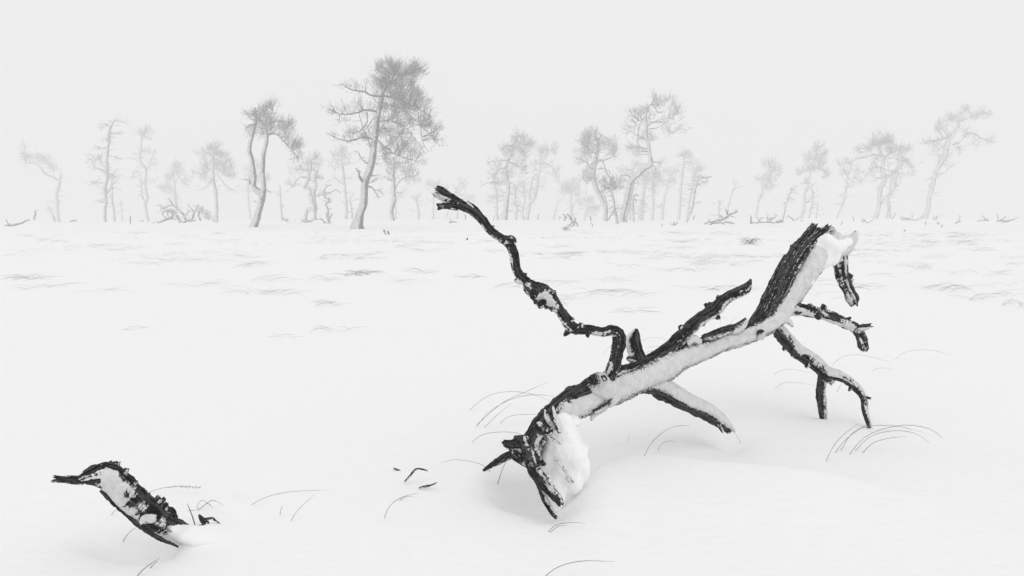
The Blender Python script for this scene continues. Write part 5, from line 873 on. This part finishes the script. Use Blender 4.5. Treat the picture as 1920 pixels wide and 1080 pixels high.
def arcs(cx, cy, w, h, n, r0, lean=.3, r=.0016, d=None):
    """world blades for a tuft whose arches span about w x h px around (cx, cy)"""
    g = G(cx, cy) ; k = g[1] / F; V = []; Fq = []; off = 0
    for i in range(n):
        s = 1 if r0.random() < .62 else -1
        x0 = r0.uniform(-.45, .25) * w * k * s; ww = w * k * r0.uniform(.35, .75) * s; hh = h * k * r0.uniform(.5, 1.1); dy = r0.normal() * w * k * .25
        t = np.linspace(0, 1, 4); px_ = g[0] + x0 + ww * t; py_ = g[1] + dy + r0.normal() * .1 * t
        fall = r0.uniform(.55, 1)
        z = ground(px_, py_) + hh * np.sin(math.pi * t * fall) ** .8 - .01
        V1, F1 = simple_tube(np.column_stack([px_, py_, z, [r, r, r, r * .4]]), 3, 8); V.append(V1); Fq.append(F1 + off); off += len(V1)
    return np.vstack(V), np.vstack(Fq), g
def midtuft(label, cx, cy, w, h, n, seed, group=None, rk=.22, m=None):
    r0 = np.random.default_rng(7000 + seed); d = G(cx, cy)[1]
    V, Fq, g = arcs(cx, cy, w, h, n, r0, r=max(.0012, rk * d / F))
    o = mesh_obj('grass_tuft', V, [Fq], m or M_GRASSF, origin=g); tag(o, label, 'grass tuft', group); return o
named = [(673, 516, 60, 9, 16, 'darker hummock of bent grass in the snowfield below the tallest pine'), (878, 521, 40, 6, 6, 'clear low arch of grass left of the raised limb'), (515, 552, 85, 10, 9, 'wide arch of fine grass in the left middle of the snowfield'),
         (605, 574, 80, 11, 8, 'wispy arches just right of and below the wide arch'), (630, 622, 90, 16, 6, 'tall thin arches nearest in the left middle snow'), (530, 630, 70, 6, 4, 'flat faint stalks left of the tall thin arches'), (250, 617, 70, 5, 4, 'solitary faint arch alone in the left snow'),
         (1405, 458, 28, 12, 26, 'upright bushy grass tussock between the raised middle limb and the snow-capped limb'), (1062, 432, 14, 8, 18, 'small dark tussock beneath the tripod-like stump branches'), (40, 524, 90, 8, 14, 'dense grey grass streaks at the left edge'), (70, 540, 80, 6, 8, 'second row of grey grass streaks at the left edge'),
         (1610, 540, 90, 9, 9, 'arches of grass seen between the hanging limb and the right-hand limb'), (1775, 545, 90, 12, 16, 'broad patch of faint arches in the right snow'), (1905, 575, 60, 14, 12, 'faint arches cut by the right edge'), (1130, 548, 80, 7, 6, 'thin arches right of the burl on the raised limb'), (1060, 478, 60, 6, 8, 'low grey arches right of the knot on the raised limb'),
         (1190, 583, 90, 6, 7, 'fine arches above the elbow of the raised limb'), (1345, 545, 50, 8, 6, 'small arches left of the middle limb tip'), (790, 510, 60, 6, 8, 'faint arches left of the clear low arch')]
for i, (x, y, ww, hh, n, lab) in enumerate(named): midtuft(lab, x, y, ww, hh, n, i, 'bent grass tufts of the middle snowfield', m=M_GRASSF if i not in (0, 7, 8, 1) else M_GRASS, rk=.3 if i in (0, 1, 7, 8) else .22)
r0 = np.random.default_rng(99)
fields = [('faint bent grass tuft in the left half of the snowfield beyond the buried log', 'faint grass tufts of the left snowfield', 20, 800, 28), ('faint bent grass tuft in the snowfield behind the raised limb', 'faint grass tufts behind the raised limb', 860, 1420, 30), ('faint bent grass tuft in the snowfield at right behind the snow-capped limb', 'faint grass tufts of the right snowfield', 1500, 1900, 26)]
q = 0
for lab, grp, x0, x1, n in fields:
    for i in range(n):
        y = 438 + 130 * r0.random() ** 1.5; x = r0.uniform(x0, x1)
        if x0 < 100 and y > 470 and x < 450 and r0.random() < .6: continue
        s = (y - 405) / 130; q += 1
        midtuft(lab, x, y, 30 + 60 * s * r0.uniform(.5, 1.2), 2.5 + 8 * s, int(r0.integers(4, 10)), 100 + q, grp, rk=.13)
def far_grass():
    r0 = np.random.default_rng(5); n = 4500
    d = 1 / r0.uniform(1 / 100, 1 / 22, n * 3); x = r0.uniform(-.78, .78, n * 3) * d
    msk = fbm(np.stack([x * .25, d * .12, 0 * x], -1), 3) + .25 * pn(np.stack([x * 1.4, d * .7, 0 * x + 3], -1))
    k = (msk > .10) & ~((x < -.25 * d) & (r0.random(len(x)) < .6)); x = x[k][:n]; d = d[k][:n]
    z = ground(x, d); L = r0.uniform(.10, .34, len(x)); s = np.where(r0.random(len(x)) < .65, 1, -1)
    A = np.stack([x, d, z - .01], -1); B = A + np.stack([s * L, r0.normal(size=len(x)) * .1, L * .18 * r0.random(len(x))], -1); M_ = (A + B) / 2 + np.array([0, 0, .28]) * L[:, None]
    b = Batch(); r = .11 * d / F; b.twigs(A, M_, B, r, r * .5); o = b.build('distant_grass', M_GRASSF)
    tag(o, 'fine withered grass poking through the far snow towards the pines', None, None, 'stuff')
far_grass()
